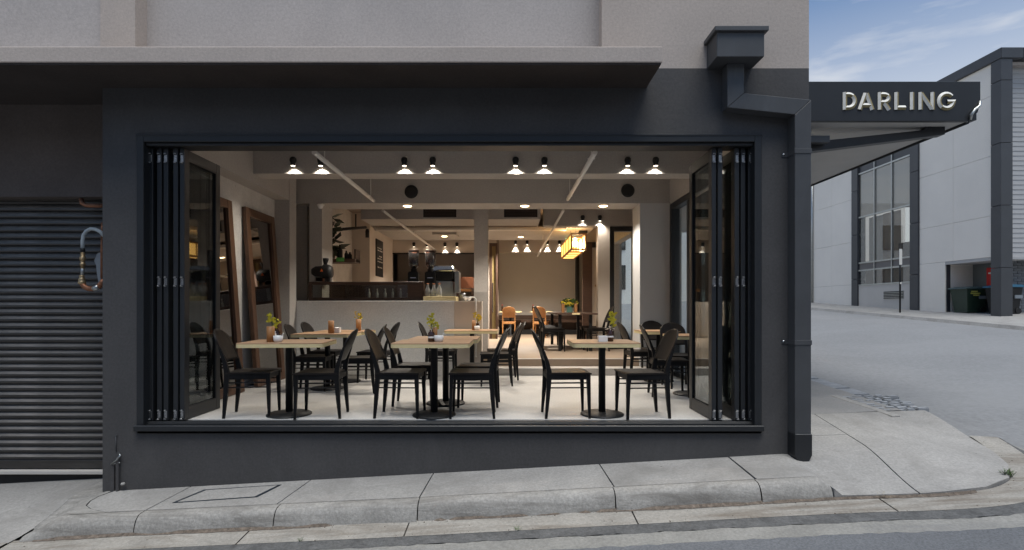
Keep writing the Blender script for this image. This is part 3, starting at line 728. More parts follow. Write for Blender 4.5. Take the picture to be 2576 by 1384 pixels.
# kitchen side
struct(MB().box(-3.9, -3.24, 12.5, 12.6, .2, 3.31).box(-3.34, -3.24, 12.6, 15.0, .2, 3.31).build('kitchen_wall', M_warm))
struct(MB().box(-3.24, -.35, 15.0, 15.15, 2.61, 3.31).box(-.97, -.35, 15.001, 15.15, .2, 2.61).box(-3.24, -.97, 15.001, 15.15, .2, 1.25).build('pass_wall', M_warm))
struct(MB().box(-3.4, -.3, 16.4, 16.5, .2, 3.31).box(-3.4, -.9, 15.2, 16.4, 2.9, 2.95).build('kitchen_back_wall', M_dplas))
struct(MB().box(-3.24, -.97, 14.96, 15.0, 2.58, 2.615).build('pass_trim', M_blk))
struct(MB().box(-.66, -.40, 10.2, 10.6, .24, 3.31).build('grey_pier', M_plas))
# rear room
struct(MB().box(-.5, 3.4, 17.5, 17.7, .2, 3.31).build('wall_back', M_light))
struct(MB().box(-.5, 2.2, 17.1, 17.5, 2.86, 3.31).build('rear_bulkhead', M_warm))
struct(MB().box(-.5, -.4, 15.15, 17.5, .2, 3.31).build('rear_side_wall', M_warm))
struct(MB().box(.72, XR, 11.0, 11.3, 2.77, 3.31).build('entry_beam', M_plas))
struct(MB().box(1.83, 2.07, 11.0, 11.25, .24, 2.77).build('entry_pier', M_warm))
struct(MB().box(2.02, XR+.4, 14.55, 14.65, .2, 3.31).build('entry_back_wall', M_warm))

# side window and entry glazing
def glazed(name, label, axis, plane_, a0, a1, z0, z1, mull, cat='window'):
    mid = (plane_, (a0+a1)/2, z0) if axis == 'x' else ((a0+a1)/2, plane_, z0)
    r = thing(name, label, cat, mid)
    def bx(bb, u0, u1, w0, w1, t, bv=.004):
        if axis == 'x': bb.box(plane_-t, plane_+t, u0, u1, w0, w1, bv)
        else: bb.box(u0, u1, plane_-t, plane_+t, w0, w1, bv)
    b = MB(); f = .09
    bx(b, a0, a0+f, z0, z1, .07); bx(b, a1-f, a1, z0, z1, .07); bx(b, a0+f, a1-f, z1-f, z1, .0695); bx(b, a0+f, a1-f, z0, z0+f, .0695)
    b.build('frame', M_frame, r)
    cuts_ = [a0+f]+mull+[a1-f]
    for m_ in mull:
        b = MB(); bx(b, m_-.045, m_+.045, z0+f, z1-f, .05); b.build('mullion', M_frame, r)
    for u0, u1 in zip(cuts_, cuts_[1:]):
        b = MB(); bx(b, u0+.01, u1-.01, z0+f+.005, z1-f-.005, .004, 0); b.build('glass', M_wglass, r)
    return r
glazed('side_window', 'tall black framed side window beside the grey column', 'x', 2.72, 5.78, 8.84, -.02, 2.79, [6.5, 7.25, 8.02])
glazed('entry_door', 'black framed glass entry door beyond the grey column', 'y', 11.12, 2.08, 2.64, .24, 2.76, [], 'door')

# mirrors
def mirror(y0, y1, zt, label):
    r = thing('leaning_mirror', label, 'mirror', (-3.5, (y0+y1)/2, 0), 'tall mirrors leaning on the side wall')
    lean = math.atan2(.17, zt); fwid, dep = .11, .055
    Mx = Matrix.Translation((-3.475, 0, .003)) @ Matrix.Rotation(-lean, 4, 'Y')
    L_ = zt/math.cos(lean)
    for nm, args in (('stile', (0, dep, y0, y0+fwid, 0, L_)), ('stile', (0, dep, y1-fwid, y1, 0, L_)), ('rail', (0.0005, dep-.0005, y0+fwid, y1-fwid, L_-fwid, L_-.0005)), ('rail', (0.0005, dep-.0005, y0+fwid, y1-fwid, .0005, fwid))):
        MB().box(*args, .004, M=Mx).build(nm, M_wood, r)
    MB().box(.008, .02, y0+fwid-.01, y1-fwid+.01, fwid-.01, L_-fwid+.01, M=Mx).build('mirror_glass', M_mirror, r)
mirror(7.32, 8.22, 2.47, 'tall timber framed mirror leaning on the wall, farther from the folded doors')
mirror(5.98, 6.96, 2.47, 'tall timber framed mirror leaning on the wall, half hidden by the folded doors')

# ------------------------------------------------------------------ lamps
def spot(name, loc, energy, size, blend=.5, col=(1, .915, .80), rad=.02, parent=None, rot=(0, 0, 0)):
    ld = bpy.data.lights.new(name, 'SPOT'); ld.energy = energy; ld.spot_size = R(size); ld.spot_blend = blend; ld.color = col; ld.shadow_soft_size = rad
    o = bpy.data.objects.new(name, ld); C.objects.link(o); o.location = loc; o.rotation_euler = rot
    if parent is not None: o.parent = parent; o.location = Vector(loc)-ORI[parent.name]
    return o
def lamp_proto(s, energy, ang):
    r = thing('wall_lamp', '', 'lamp', (0, 0, 0))
    b = MB(); b.lathe([(0, .062), (.026, .060), (.040, .045), (.044, .022), (.040, 0), (.033, -.015), (.033, -.055), (.030, -.056), (.030, -.045), (0, -.044)], (0, 0, .05), 16)
    b.box(-.02, .02, .0, .055, .045, .085, .003)
    if s != 1: bmesh.ops.scale(b.bm, vec=(s, s, s), verts=b.bm.verts)
    b.build('lamp_body', M_blk, r)
    b = MB(); b.lathe([(.0285*s, -.004*s), (.0285*s, .001*s)], (0, 0, 0), 14); b.build('lens', M_lens, r)
    spot('bulb', (0, 0, -.012), energy, ang, .8, parent=r)
    return r
pos1 = ['leftmost black wall lamp on the front beam', 'black wall lamp on the front beam just behind the near end of the left pipe', 'black wall lamp on the front beam above the round speaker', 'black wall lamp on the front beam right after the one above the speaker',
        'black wall lamp on the front beam, farther left of the pair by the right pipe', 'black wall lamp on the front beam nearest the pipe that slants right', 'black wall lamp on the front beam above the right round speaker', 'rightmost black wall lamp on the front beam']
P = lamp_proto(1.0, 20.0, 128)
def lamps(proto, pxs, y, z, labels, group):
    for i, px in enumerate(pxs):
        o = proto if (i == 0 and not proto.get('used')) else copy_tree(proto)
        proto['used'] = 1
        place(o, (XX(px, y), y-.052, z)); o['label'] = labels[i]; o['group'] = group
lamps(P, (741, 810, 1019, 1090, 1297, 1369, 1577, 1647), 7.19, 2.985, pos1, 'black wall lamps on the front beam')
P2 = lamp_proto(1.05, 14.0, 75)
lamps(P2, (1042, 1075, 1120, 1150), 15.0, 2.79, ['leftmost black lamp above the kitchen pass', 'second black lamp above the kitchen pass, touched by the slanting pipe', 'third black lamp above the kitchen pass, over the espresso machine', 'rightmost black lamp above the kitchen pass'], 'black wall lamps above the kitchen pass')
P3 = lamp_proto(1.1, 26.0, 70)
lamps(P3, (1297, 1326, 1377, 1407), 17.1, 3.10, ['leftmost black lamp on the rear wall', 'second black lamp on the rear wall', 'third black lamp on the rear wall', 'black lamp on the rear wall partly hidden by the timber lantern'], 'black wall lamps on the rear wall')
P4 = lamp_proto(1.0, 12.0, 120)
lamps(P4, (1465, 1508), 11.0, 2.865, ['black lamp on the entry beam directly above the timber lantern', 'black lamp on the entry beam nearer the entry door'], 'black wall lamps on the entry beam')
for o in list(bpy.data.objects):
    if 'used' in o: del o['used']
def downlight(x, y, z, label, e=14):
    r = thing('downlight', label, 'downlight', (x, y, z), 'recessed ceiling downlights')
    b = MB(); b.lathe([(.080, -.006), (.086, -.003), (.086, .0)], (x, y, z-.0005), 18); b.build('trim_ring', M_wht, r)
    b = MB(); b.lathe([(.070, -.009), (.070, -.0061)], (x, y, z), 16); b.build('lens', M_down, r)
    spot('bulb', (x, y, z-.03), e, 130, .6, rad=.05, parent=r)
downlight(-1.72, 9.1, 2.82, 'glowing round downlight under the portal beam below the left speaker', 75)
downlight(.27, 9.1, 2.82, 'glowing round downlight under the portal beam in the middle', 75)
downlight(1.60, 9.1, 2.82, 'glowing round downlight under the portal beam nearest the grey column', 75)
downlight(XX(1118, 13.6), 13.6, 3.30-.4, 'small glowing downlight near the kitchen pass', 70)
downlight(XX(1310, 14.2), 14.2, 3.30-.34, 'small glowing downlight in front of the rear wall', 400)
struct(MB().box(-3.2, 2.0, 12.6, 14.9, 2.961, 3.0).box(-1.9, -1.3, 13.3, 13.9, 2.90, 2.962).build('rear_ceiling_drop', M_plas))

# speakers
def speaker(x, y, z, r_, label, sq=False):
    r = thing('round_speaker', label, 'speaker', (x, y, z))
    Mx = Matrix.Translation((x, y, z)) @ Matrix.Rotation(R(90), 4, 'X')
    MB().lathe([(r_, 0), (r_, .018), (r_*.95, .024), (r_*.92, .022), (r_*.9, .008)], (0, 0, 0), 28, M=Mx).build('rim', M_plas, r)
    MB().lathe([(r_*.92, .015), (r_*.92, .021), (r_*.5, .024), (0, .025)], (0, 0, 0), 28, M=Mx).build('grille', M_blk, r)
speaker(XX(1035, 8.87), 8.878, ZZ(483, 8.87), .122, 'black round speaker on the portal beam above the counter')
speaker(XX(1579, 8.87), 8.878, ZZ(480, 8.87), .122, 'black round speaker on the portal beam near the grey column')

# suspended pipes with hanger rods
def hung_pipe(p0, p1, r_, rods, label, m=M_wht, zc=ZC):
    a, c = Vector(p0), Vector(p1); root = thing('ceiling_pipe', label, 'pipe', tuple((a+c)/2))
    MB().tube([a, c], r_, 10).build('tube', m, root)
    for t in rods:
        q = a.lerp(c, t)
        b = MB(); b.tube([q, (q.x, q.y, zc)], .006, 6); b.tube([q-Vector((.045, 0, 0)), q+Vector((.045, 0, 0))], .009, 6); b.build('hanger_rod', m, root)
hung_pipe(W(790, 383, 6.2), W(940, 505, 8.86), .030, (.13, .93), 'white pipe hung from the ceiling slanting inward over the left tables')
hung_pipe(W(1497, 383, 6.2), W(1428, 502, 8.87), .030, (.10, .9), 'white pipe hung from the ceiling slanting inward over the right tables')
hung_pipe(W(963, 530, 9.7), W(1095, 629, 14.9), .026, (.5,), 'thin white pipe running back towards the kitchen pass', zc=3.3)
hung_pipe(W(1417, 530, 9.7), W(1352, 645, 15.5), .026, (.25, .7), 'thin white pipe running back towards the rear wall', zc=3.3)
hung_pipe(W(943, 577, 12.3), W(1424, 576, 12.3), .045, (.2, .85), 'long white tube hung level across the rear ceiling', zc=3.3)
MB_ = thing('security_camera', 'small white dome security camera on the pier by the counter', 'camera', tuple(W(806, 518, 8.8)))
c = W(806, 520, 8.8)
MB().lathe([(.055, .035), (.055, .02), (.045, .0), (.03, -.03), (0, -.04)], c, 16).build('dome', M_ceram, MB_)
MB().box(c.x-.04, c.x+.04, 8.79, 8.879, c.z+.03, c.z+.05, .003).build('bracket', M_wht, MB_)

# duct with grilles
du = thing('air_duct', 'boxed ceiling air duct with two dark grilles', 'duct', (-.6, 10.9, 2.8))
dy = 10.5
MB().box(-2.9, .62, dy, 11.35, 2.82, 3.299, .004).build('duct_box', M_plas, du)
for a0, a1 in ((1065, 1148), (1268, 1352)):
    g0, g1 = XX(a0, dy), XX(a1, dy)
    gr = MB().box(g0, g1, dy-.012, dy-.001, 2.86, 3.06, .003).build('grille', M_blk, du)
    gb_ = MB()
    for k in range(6): gb_.box(g0+.02, g1-.02, dy-.018, dy-.011, 2.88+.028*k, 2.886+.028*k)
    gb_.build('louvre', M_dwood, gr)
# track conduit in the corner above the kitchen
tg = thing('track_light', 'black track light bar under the kitchen ceiling', 'lamp', tuple(W(895, 574, 11.5)))
b = MB(); b.tube([W(860, 577, 11), W(920, 572, 11.8)], .03, 8); b.tube([W(895, 574, 11.5), W(895, 574, 11.5)+Vector((0, 0, .3))], .015, 6); b.build('bar', M_blk, tg)
MB().lathe([(.04, -.14), (.045, 0), (.03, .05)], W(924, 582, 11.9), 10).build('lamp_head', M_blk, tg)

# ------------------------------------------------------------------ counter and its things
CYF = 8.63
ct = thing('service_counter', 'pale stone faced service counter behind the tables', 'counter', (-2.1, 8.8, 0))
MB().box(XX(745, CYF), XX(1142, CYF), CYF, CYF+.05, 0, ZZ(757, CYF), .004).build('stone_front', M_stone, ct)
MB().box(XX(745, CYF), XX(1142, CYF), CYF+.0505, 9.35, 0, ZZ(757, CYF)-.002).build('carcass', M_dwood, ct)
MB().box(XX(1142, CYF)+.002, XX(1212, CYF), CYF+.012, CYF+.30, 0, ZZ(757, CYF)-.004, .003).build('side_panel', M_warm, ct)
MB().box(XX(1063, CYF), XX(1146, CYF), CYF+.06, 9.2, ZZ(757, CYF), ZZ(745.5, CYF), .004).build('timber_riser', M_plye, ct)
CT = ZZ(757, CYF)
b = MB(); b.tube([(XX(1197, 8.6), 8.60, .3), (XX(1197, 8.6), 8.60, CT+.03), (XX(1193, 8.6), 8.62, CT+.055), (XX(1186, 8.6), 8.7, CT+.06)], .012, 8)
tag(b.build('hand_rail', M_wht), 'thin white rail post at the end of the counter', 'rail')
# display case
dc = thing('display_case', 'low dark timber display case with glass front on the counter', 'display case', (-2.3, 8.9, CT))
q0, q1, qz = XX(776, 8.75), XX(1065, 8.75), ZZ(709, 8.75)
b = MB()
b.box(q0, q1, 8.75, 8.80, CT, CT+.055, .003); b.box(q0, q1, 8.75, 8.80, qz-.05, qz, .003)
b.box(q0, q0+.05, 8.751, 8.80, CT+.055, qz-.05); b.box(q1-.26, q1, 8.751, 8.80, CT+.055, qz-.05)
b.build('front_frame', M_dwood, dc)
MB().box(q0, q1, 8.8, 9.25, qz-.012, qz-.0005, .002).build('top', M_cglass, dc)
MB().box(q0, q1, 9.235, 9.25, CT+.021, qz-.013).build('back_panel', M_dwood, dc)
MB().box(q0, q1, 8.8, 9.25, CT+.001, CT+.02).build('base', M_dwood, dc)
MB().box(q1-.27, q1, 8.801, 9.23, CT+.02, qz-.026).build('end_cabinet', M_dwood, dc)
MB().box(q0+.05, q1-.26, 8.77, 8.776, CT+.055, qz-.05).build('glass', M_cglass, dc)
def bottle(name, label, loc, h, r_, m, cap=None, cat='bottle', group=None, neck=.4):
    root = thing(name, label, cat, loc, group); c = Vector(loc)
    MB().lathe([(r_*.9, 0), (r_, .02*h), (r_, h*(1-neck)), (r_*.45, h*(1-neck*.45)), (r_*.38, h*.94), (r_*.42, h)], c, 12).build('bottle_body', m, root)
    if cap is not None: MB().lathe([(r_*.5, h*.93), (r_*.5, h*1.03), (0, h*1.035)], c, 10).build('cap', cap, root)
    return root
desc = ['first pale bottle from the left in the display case', 'second pale bottle in the display case', 'third pale bottle in the display case, the stoutest', 'fourth pale bottle in the display case', 'fifth pale bottle in the display case', 'sixth pale bottle in the display case', 'tall blue tinted bottle in the display case', 'last pale bottle in the display case by its end cabinet']
for i, px in enumerate((945, 965, 985, 1004, 1024, 1043, 1054, 1068)):
    px -= 20 if i < 6 else 26
    x = XX(px+14, 8.95); 
    bottle('pale_bottle', desc[i], (x-.06, 8.92, CT+.021), ( .178+.05*(i == 6)), .020+.004*(i == 2), M_bpale, M_ceram, group='bottles in the display case')
# glass carafes on the riser
RZ = ZZ(745.5, CYF)
for i, (px, lab) in enumerate(((1076, 'clear glass carafe with copper top, left of the three on the counter'), (1091, 'clear glass carafe with copper top, middle of the three on the counter'), (1105, 'clear glass carafe with copper top, right of the three on the counter'))):
    bottle('carafe', lab, (XX(px, 8.8), 8.80+.03*(i == 1), RZ+.001), .21, .045, M_bglass, M_copper, 'carafe', 'glass carafes on the counter', .55)
# roaster/grinder on the case
rg = thing('coffee_grinder', 'bulky black coffee grinder with orange triangle on the display case', 'coffee grinder', (XX(812, 8.95), 8.95, qz))
gx_ = XX(812, 8.95); 
b = MB(); b.lathe([(0, -.17), (.10, -.165), (.125, -.10), (.13, 0), (.12, .10), (.09, .15), (0, .155)], (0, 0, 0), 18, M=Matrix.Translation((gx_, 8.97, qz+.175)) @ Matrix.Rotation(R(90), 4, 'Y')); b.build('drum', M_blk, rg)
b = MB(); b.box(gx_-.11, gx_+.08, 8.88, 9.06, qz+.001, qz+.09, .012); b.box(gx_+.07, gx_+.13, 8.9, 9.02, qz+.001, qz+.16, .01); b.build('stand', M_blk, rg)
MB().lathe([(.03, 0), (.028, .05), (.05, .1), (.055, .13), (.04, .135)], (gx_+.04, 8.97, qz+.27), 14).build('hopper', M_blk, rg)
MB().prism([(gx_-.005, qz+.17), (gx_+.045, qz+.17), (gx_+.02, qz+.22)], 'y', 8.832, 8.838).build('badge', M_orange, rg)
MB().box(gx_+.02, gx_+.055, 8.872, 8.879, qz+.01, qz+.06).build('spout', M_copper, rg)
# grinders with hoppers
def grinder(px, label, y=9.05, h0=ZZ(709, 9.05)):
    x = XX(px, y); zb = CT+.02
    r = thing('bean_grinder', label, 'coffee grinder', (x, y, zb), 'bean grinders on the counter')
    MB().box(x-.085, x+.085, y-.09, y+.09, zb, ZZ(672, y)-.08, .014).build('body', M_blk, r)
    MB().lathe([(.05, -.09), (.052, -.02), (.035, .0), (.035, .05), (.06, .09)], (x, y, ZZ(672, y)-.02), 14).build('neck', M_blk, r)
    MB().lathe([(.05, .02), (.086, .07), (.088, .30), (.08, .30)], (x, y, ZZ(672, y)-.09+.05), 16).build('bean_hopper', M_hopper, r)
    MB().lathe([(.092, 0), (.092, .018), (0, .02)], (x, y, ZZ(672, y)+.262), 16).build('lid', M_dwood, r)
    MB().box(x-.04, x+.05, y-.1, y-.089, ZZ(700, y)-.005, ZZ(700, y)+.008, .001).build('trim', M_chrome, r)
grinder(1041, 'black bean grinder with brown hopper next to the display case')
grinder(1083, 'black bean grinder with brown hopper next to the espresso machine')
em = thing('espresso_machine', 'chrome and black espresso machine on the counter', 'espresso machine', (XX(1118, 9.3), 9.3, CT))
ex0, ex1 = XX(1092, 9.3), XX(1146, 9.3)
MB().box(ex0+.03, ex1-.03, 9.15, 9.75, CT-.03, ZZ(708, 9.3), .02).build('base_unit', M_steel, em)
MB().box(ex0, ex1, 9.08, 9.8, ZZ(706, 9.3), ZZ(684, 9.3), .03).build('group_head', M_blk, em)
b = MB(); b.prism([(ex0-.05, ZZ(690, 9.3)), (ex0-.03, ZZ(678, 9.3)), (ex0+.06, ZZ(671, 9.3)), (ex1-.03, ZZ(671, 9.3)), (ex1, ZZ(678, 9.3)), (ex1, ZZ(684.5, 9.3)), (ex0+.03, ZZ(684.5, 9.3)), (ex0-.03, ZZ(697, 9.3))], 'y', 9.05, 9.85, .012); b.build('chrome_shell', M_chrome, em)
b = MB(); b.tube([(ex0-.03, 9.03, ZZ(688, 9.3)), (ex0+.1, 9.02, ZZ(683, 9.3)), (ex1-.02, 9.03, ZZ(681, 9.3))], .008, 6); b.build('rail', M_blk, em)
MB().box(ex1+.004, ex1+.075, 9.1, 9.5, ZZ(737, 9.3), ZZ(684, 9.3), .01).build('side_panel', M_steel, em)
MB().box(ex0-.075, ex0-.03, 9.1, 9.4, ZZ(683, 9.3), ZZ(673, 9.3), .006).build('copper_handle', M_copper, em)
tb = thing('timber_box', 'terracotta coloured timber box beyond the espresso machine', 'box', (XX(1171, 9.8), 9.8, CT))
MB().box(XX(1147, 9.7), XX(1190, 9.7), 9.7, 10.0, ZZ(725, 9.7), ZZ(697, 9.7), .005).build('box_body', M_terra, tb)
MB().box(XX(1186, 9.7), XX(1192, 9.7), 9.7, 9.76, ZZ(757, 9.7), ZZ(725.5, 9.7)).build('leg', M_dwood, tb)
MB().box(XX(1148, 9.7), XX(1154, 9.7), 9.7, 9.76, ZZ(757, 9.7), ZZ(725.5, 9.7)).build('leg', M_dwood, tb)
b = MB(); b.lathe([(.05, 0), (.055, .1), (.06, .13), (.052, .13), (.045, .01), (0, .01)], (XX(1163, 9.1), 9.1, CT), 14); tag(b.build('steel_jug', M_steel), 'steel jug at the counter end', 'jug')
b = MB(); b.lathe([(.03, 0), (.07, .05), (.075, .07), (.065, .068), (.03, .01), (0, .01)], (XX(1177, 8.85), 8.82, CT), 14); tag(b.build('white_bowl', M_ceram), 'small white bowl at the counter end', 'bowl')
# plant and shelf
shf = thing('wall_shelf', 'dark timber wall shelf under the trailing plant', 'shelf', (-3.3, 10.2, 1.9))
s0, s1 = XX(808, 9.8), XX(893, 9.8)
MB().box(s0, s1, 9.8, 10.15, ZZ(660, 9.8), ZZ(651, 9.8), .004).build('board', M_dwood, shf)
MB().box(s1-.03, s1, 9.85, 10.15, ZZ(659, 9.8), ZZ(626, 9.8), .004).build('end_panel', M_dwood, shf)
pz = ZZ(651, 9.8)
MB().box(XX(846, 9.8), XX(866, 9.8), 9.794, 9.7995, ZZ(658, 9.8), ZZ(648, 9.8)).build('green_card', mat('green_card', (.12, .42, .10), .5, .3, 60), shf)
pot = thing('potted_plant', 'dark leafy plant in a timber box on the shelf by the pier', 'plant', (XX(822, 9.9), 9.9, pz))
x = XX(822, 9.9)
MB().box(x-.11, x+.09, 9.83, 10.05, pz, pz+.20, .006).build('planter', M_dwood, pot)
b = MB(); rr = random.Random(5)
for k in range(95):
    a = rr.uniform(0, 6.28); el = rr.uniform(-.3, 1.3); l = rr.uniform(.14, .30)
    base = Vector((x-.03+rr.uniform(-.13, .16), 9.93+rr.uniform(-.1, .12), pz+.18+rr.uniform(0, .62)))
    d = Vector((math.cos(a)*math.cos(el), math.sin(a)*math.cos(el), math.sin(el)-.55)).normalized()*l; s = d.cross(Vector((0, .3, 1))).normalized()*l*.34
    b.quad(base, base+d*.45+s, base+d, base+d*.45-s)
b.build('leaves', M_dgreen, pot)
b = MB()
for k in range(5): b.tube([(x-.03, 9.93, pz+.15), (x-.03+rr.uniform(-.1, .1), 9.93, pz+.45), (x-.03+rr.uniform(-.12, .14), 9.93, pz+.75)], .006, 5)
b.build('stem', M_green, pot)
for i, (px, h, r_, lab) in enumerate(((872, .16, .035, 'dark bottle in the middle of the shelf under the plant'), (881, .13, .04, 'squat dark jar near the end of the shelf'), (856, .27, .05, 'tall black canister on the shelf beside the plant'))):
    bottle('dark_bottle', lab, (XX(px, 9.95), 9.93, pz+.001), h, r_, M_blk, None, 'bottle', 'dark bottles on the wall shelf')
# menu board
mb_ = thing('menu_board', 'narrow black menu board with white lines on the kitchen side wall', 'menu board', (-3.235, 13.4, 1.9))
ym0, ym1 = 3.24*F/(CX-944.5), 3.24*F/(CX-961.5)
zm0, zm1 = ZZ(694, ym0), ZZ(600, ym0)
MB().box(-3.239, -3.215, ym0, ym1, zm0, zm1, .003).build('board', M_blk, mb_)
b = MB(); rr = random.Random(3); z = zm1-.22
while z > zm0+.12:
    y = ym0+.12
    while y < ym1-.16:
        l = rr.uniform(.05, .16)
        if rr.random() < .8: b.box(-3.2148, -3.2135, y, y+l, z, z+.022)
        y += l+.05
    z -= rr.choice((.06, .06, .075, .14))
b.build('writing', M_signw, mb_)
# kitchen clutter behind the pass
kt = thing('kitchen_bench', 'dim kitchen bench with equipment behind the pass opening', 'bench', (-2, 15.8, .24))
MB().box(-3.2, -1.0, 15.5, 16.2, .24, 1.2).build('cabinet', M_steel, kt)
MB().box(-2.9, -2.3, 15.6, 16.1, 1.2, 1.7, .01).build('oven', M_blk, kt)
MB().box(-1.5, -1.05, 15.3, 15.8, 1.55, 1.62, .004).build('tray', M_owood, kt)
kl = [(1056, 643), (1114, 643), (1174, 643), (1148, 643)]
for i, (px, py) in enumerate(kl):
    x = XX(px, 15.6)
    r = thing('kitchen_light', ['small white light in the kitchen ceiling, leftmost', 'small white light in the kitchen ceiling above the grinders', 'small white light in the kitchen ceiling nearest the pier', 'small white light in the kitchen ceiling over the espresso machine'][i], 'downlight', (x, 15.6, 2.9), 'small lights in the kitchen ceiling')
    MB().lathe([(.05, -.008), (.05, .0)], (x, 15.6, 2.899), 10).build('lens', M_led, r)
# wooden door panel and lit edge
wd = thing('timber_door', 'narrow timber framed door standing open by the rear room', 'door', (-.45, 14.6, .24))
zt_ = ZZ(612, 14.6)
MB().box(XX(1231, 14.6), XX(1238, 14.6), 14.55, 14.62, .24, zt_, .004).box(XX(1247, 14.6), XX(1252, 14.6), 14.55, 14.62, .24, zt_, .004).box(XX(1238, 14.6), XX(1247, 14.6), 14.55, 14.62, zt_-.09, zt_-.001, .003).build('frame', M_dwood, wd)
MB().box(XX(1238, 14.6), XX(1247, 14.6), 14.58, 14.60, .24, zt_-.09).build('door_panel', mat('olive_panel', (.20, .15, .06), .4, .1, 3), wd)
MB().box(XX(1238.5, 14.6), XX(1241, 14.6), 14.565, 14.58, ZZ(785, 14.6), ZZ(712, 14.6), .002).build('pull_handle', M_chrome, wd)

# lantern over the long table
ly0, ly1 = 11.5, 13.7
lx0, lx1 = XX(1436, ly0), XX(1476, ly0); lz0, lz1 = ZZ(629, ly0), ZZ(587, ly0)
ln = thing('timber_lantern', 'long glowing timber box lantern over the dark table', 'lamp', ((lx0+lx1)/2, (ly0+ly1)/2, lz0))
e_ = .035; b = MB()
for x in (lx0, lx1-e_):
    for z in (lz0, lz1-e_): b.box(x, x+e_, ly0, ly1, z, z+e_)
ny = 5
for k in range(ny):
    y = ly0+(ly1-ly0-e_)*k/(ny-1)
    for x in (lx0, lx1-e_): b.box(x+.001, x+e_-.001, y+.0005, y+e_+.0005, lz0+e_, lz1-e_)
    for z in (lz0, lz1-e_): b.box(lx0+e_, lx1-e_, y+.0005, y+e_+.0005, z+.001, z+e_-.001)
b.build('timber_frame', M_owood, ln)
for x in (lx0+.012, lx1-.016): MB().box(x, x+.004, ly0+.03, ly1-.03, lz0+e_, lz1-e_).build('side_panel', M_lant, ln)
MB().box(lx0+e_, lx1-e_, ly1-.02, ly1-.016, lz0+e_, lz1-e_).build('end_panel', M_lant, ln)
MB().box(lx0+e_, lx1-e_, ly0+.6, ly1-.05, lz0+.012, lz0+.016).build('base_panel', M_lant, ln)
MB().lathe([(0, -.08), (.05, -.06), (.062, -.01), (.045, .05), (.02, .09), (.018, .13)], ((lx0+lx1)/2-.05, ly0+.25, lz0+.17), 14).build('bulb', M_lantw, ln)
MB().tube([((lx0+lx1)/2, 12, lz1), ((lx0+lx1)/2, 12, 3.3)], .004, 5).tube([((lx0+lx1)/2, 13, lz1), ((lx0+lx1)/2, 13, 3.3)], .004, 5).build('wire', M_blk, ln)
pl = bpy.data.lights.new('lantern_glow', 'POINT'); pl.energy = 22; pl.color = (1, .66, .32); pl.shadow_soft_size = .12
po = bpy.data.objects.new('lantern_glow', pl); C.objects.link(po); po.parent = ln; po.location = Vector(((lx0+lx1)/2, 12.4, lz0+.17))-ORI[ln.name]
ps = thing('ceiling_speaker', 'dark square edged speaker behind the lantern', 'speaker', tuple(W(1468, 579, 13)))
b = MB(); cc = W(1468, 579, 13); b.box(cc.x-.1, cc.x+.1, 13, 13.2, cc.z-.08, cc.z+.09, .02); b.build('cabinet', M_blk, ps); MB().tube([cc+Vector((0, .1, .08)), (cc.x, 13.1, 3.3)], .012, 6).build('stem', M_blk, ps)
ex = thing('exit_sign', 'green exit sign hanging behind the lantern', 'sign', (1.60, 14.2, 2.8))
MB().box(1.50, 1.84, 14.2, 14.25, 2.76, 2.93, .004).build('sign_box', M_ceram, ex); MB().box(1.51, 1.83, 14.194, 14.1995, 2.77, 2.92).build('sign_face', M_exit, ex)
b = MB(); b.box(1.72, 1.79, 14.190, 14.1935, 2.785, 2.905); b.build('door_symbol', M_ceram, ex); MB().tube([(1.67, 14.22, 2.93), (1.67, 14.22, 3.3)], .006, 5).build('rod', M_wht, ex)
# rear doors
rd = thing('rear_door', 'tall dark brown door beside the rear wall', 'door', (2.13, 14.5, .24))
MB().box(XX(1466, 14.4), XX(1490, 14.4), 14.42, 14.5, .24, ZZ(609, 14.4), .004).build('door_panel', M_dwood, rd)
MB().box(XX(1490.5, 14.4), XX(1506, 14.4), 14.43, 14.52, ZZ(622, 14.4), ZZ(609, 14.4)).build('head', M_blk, rd)
MB().box(XX(1491, 14.4), XX(1506, 14.4), 14.52, 14.54, .24, ZZ(622, 14.4)).build('pale_panel', M_light, rd)
k_ = MB(); k_.lathe([(.03, 0), (.03, .02), (.022, .04), (0, .045)], (0, 0, 0), 12, M=Matrix.Translation(W(1499, 727-8, 14.5)) @ Matrix.Rotation(R(90), 4, 'X')); k_.build('knob', M_brass, rd)
struct(MB().box(XX(1450, 17.2), XX(1457.5, 17.2), 17.2, 17.49, .24, 2.86).build('black_jamb', M_blk))

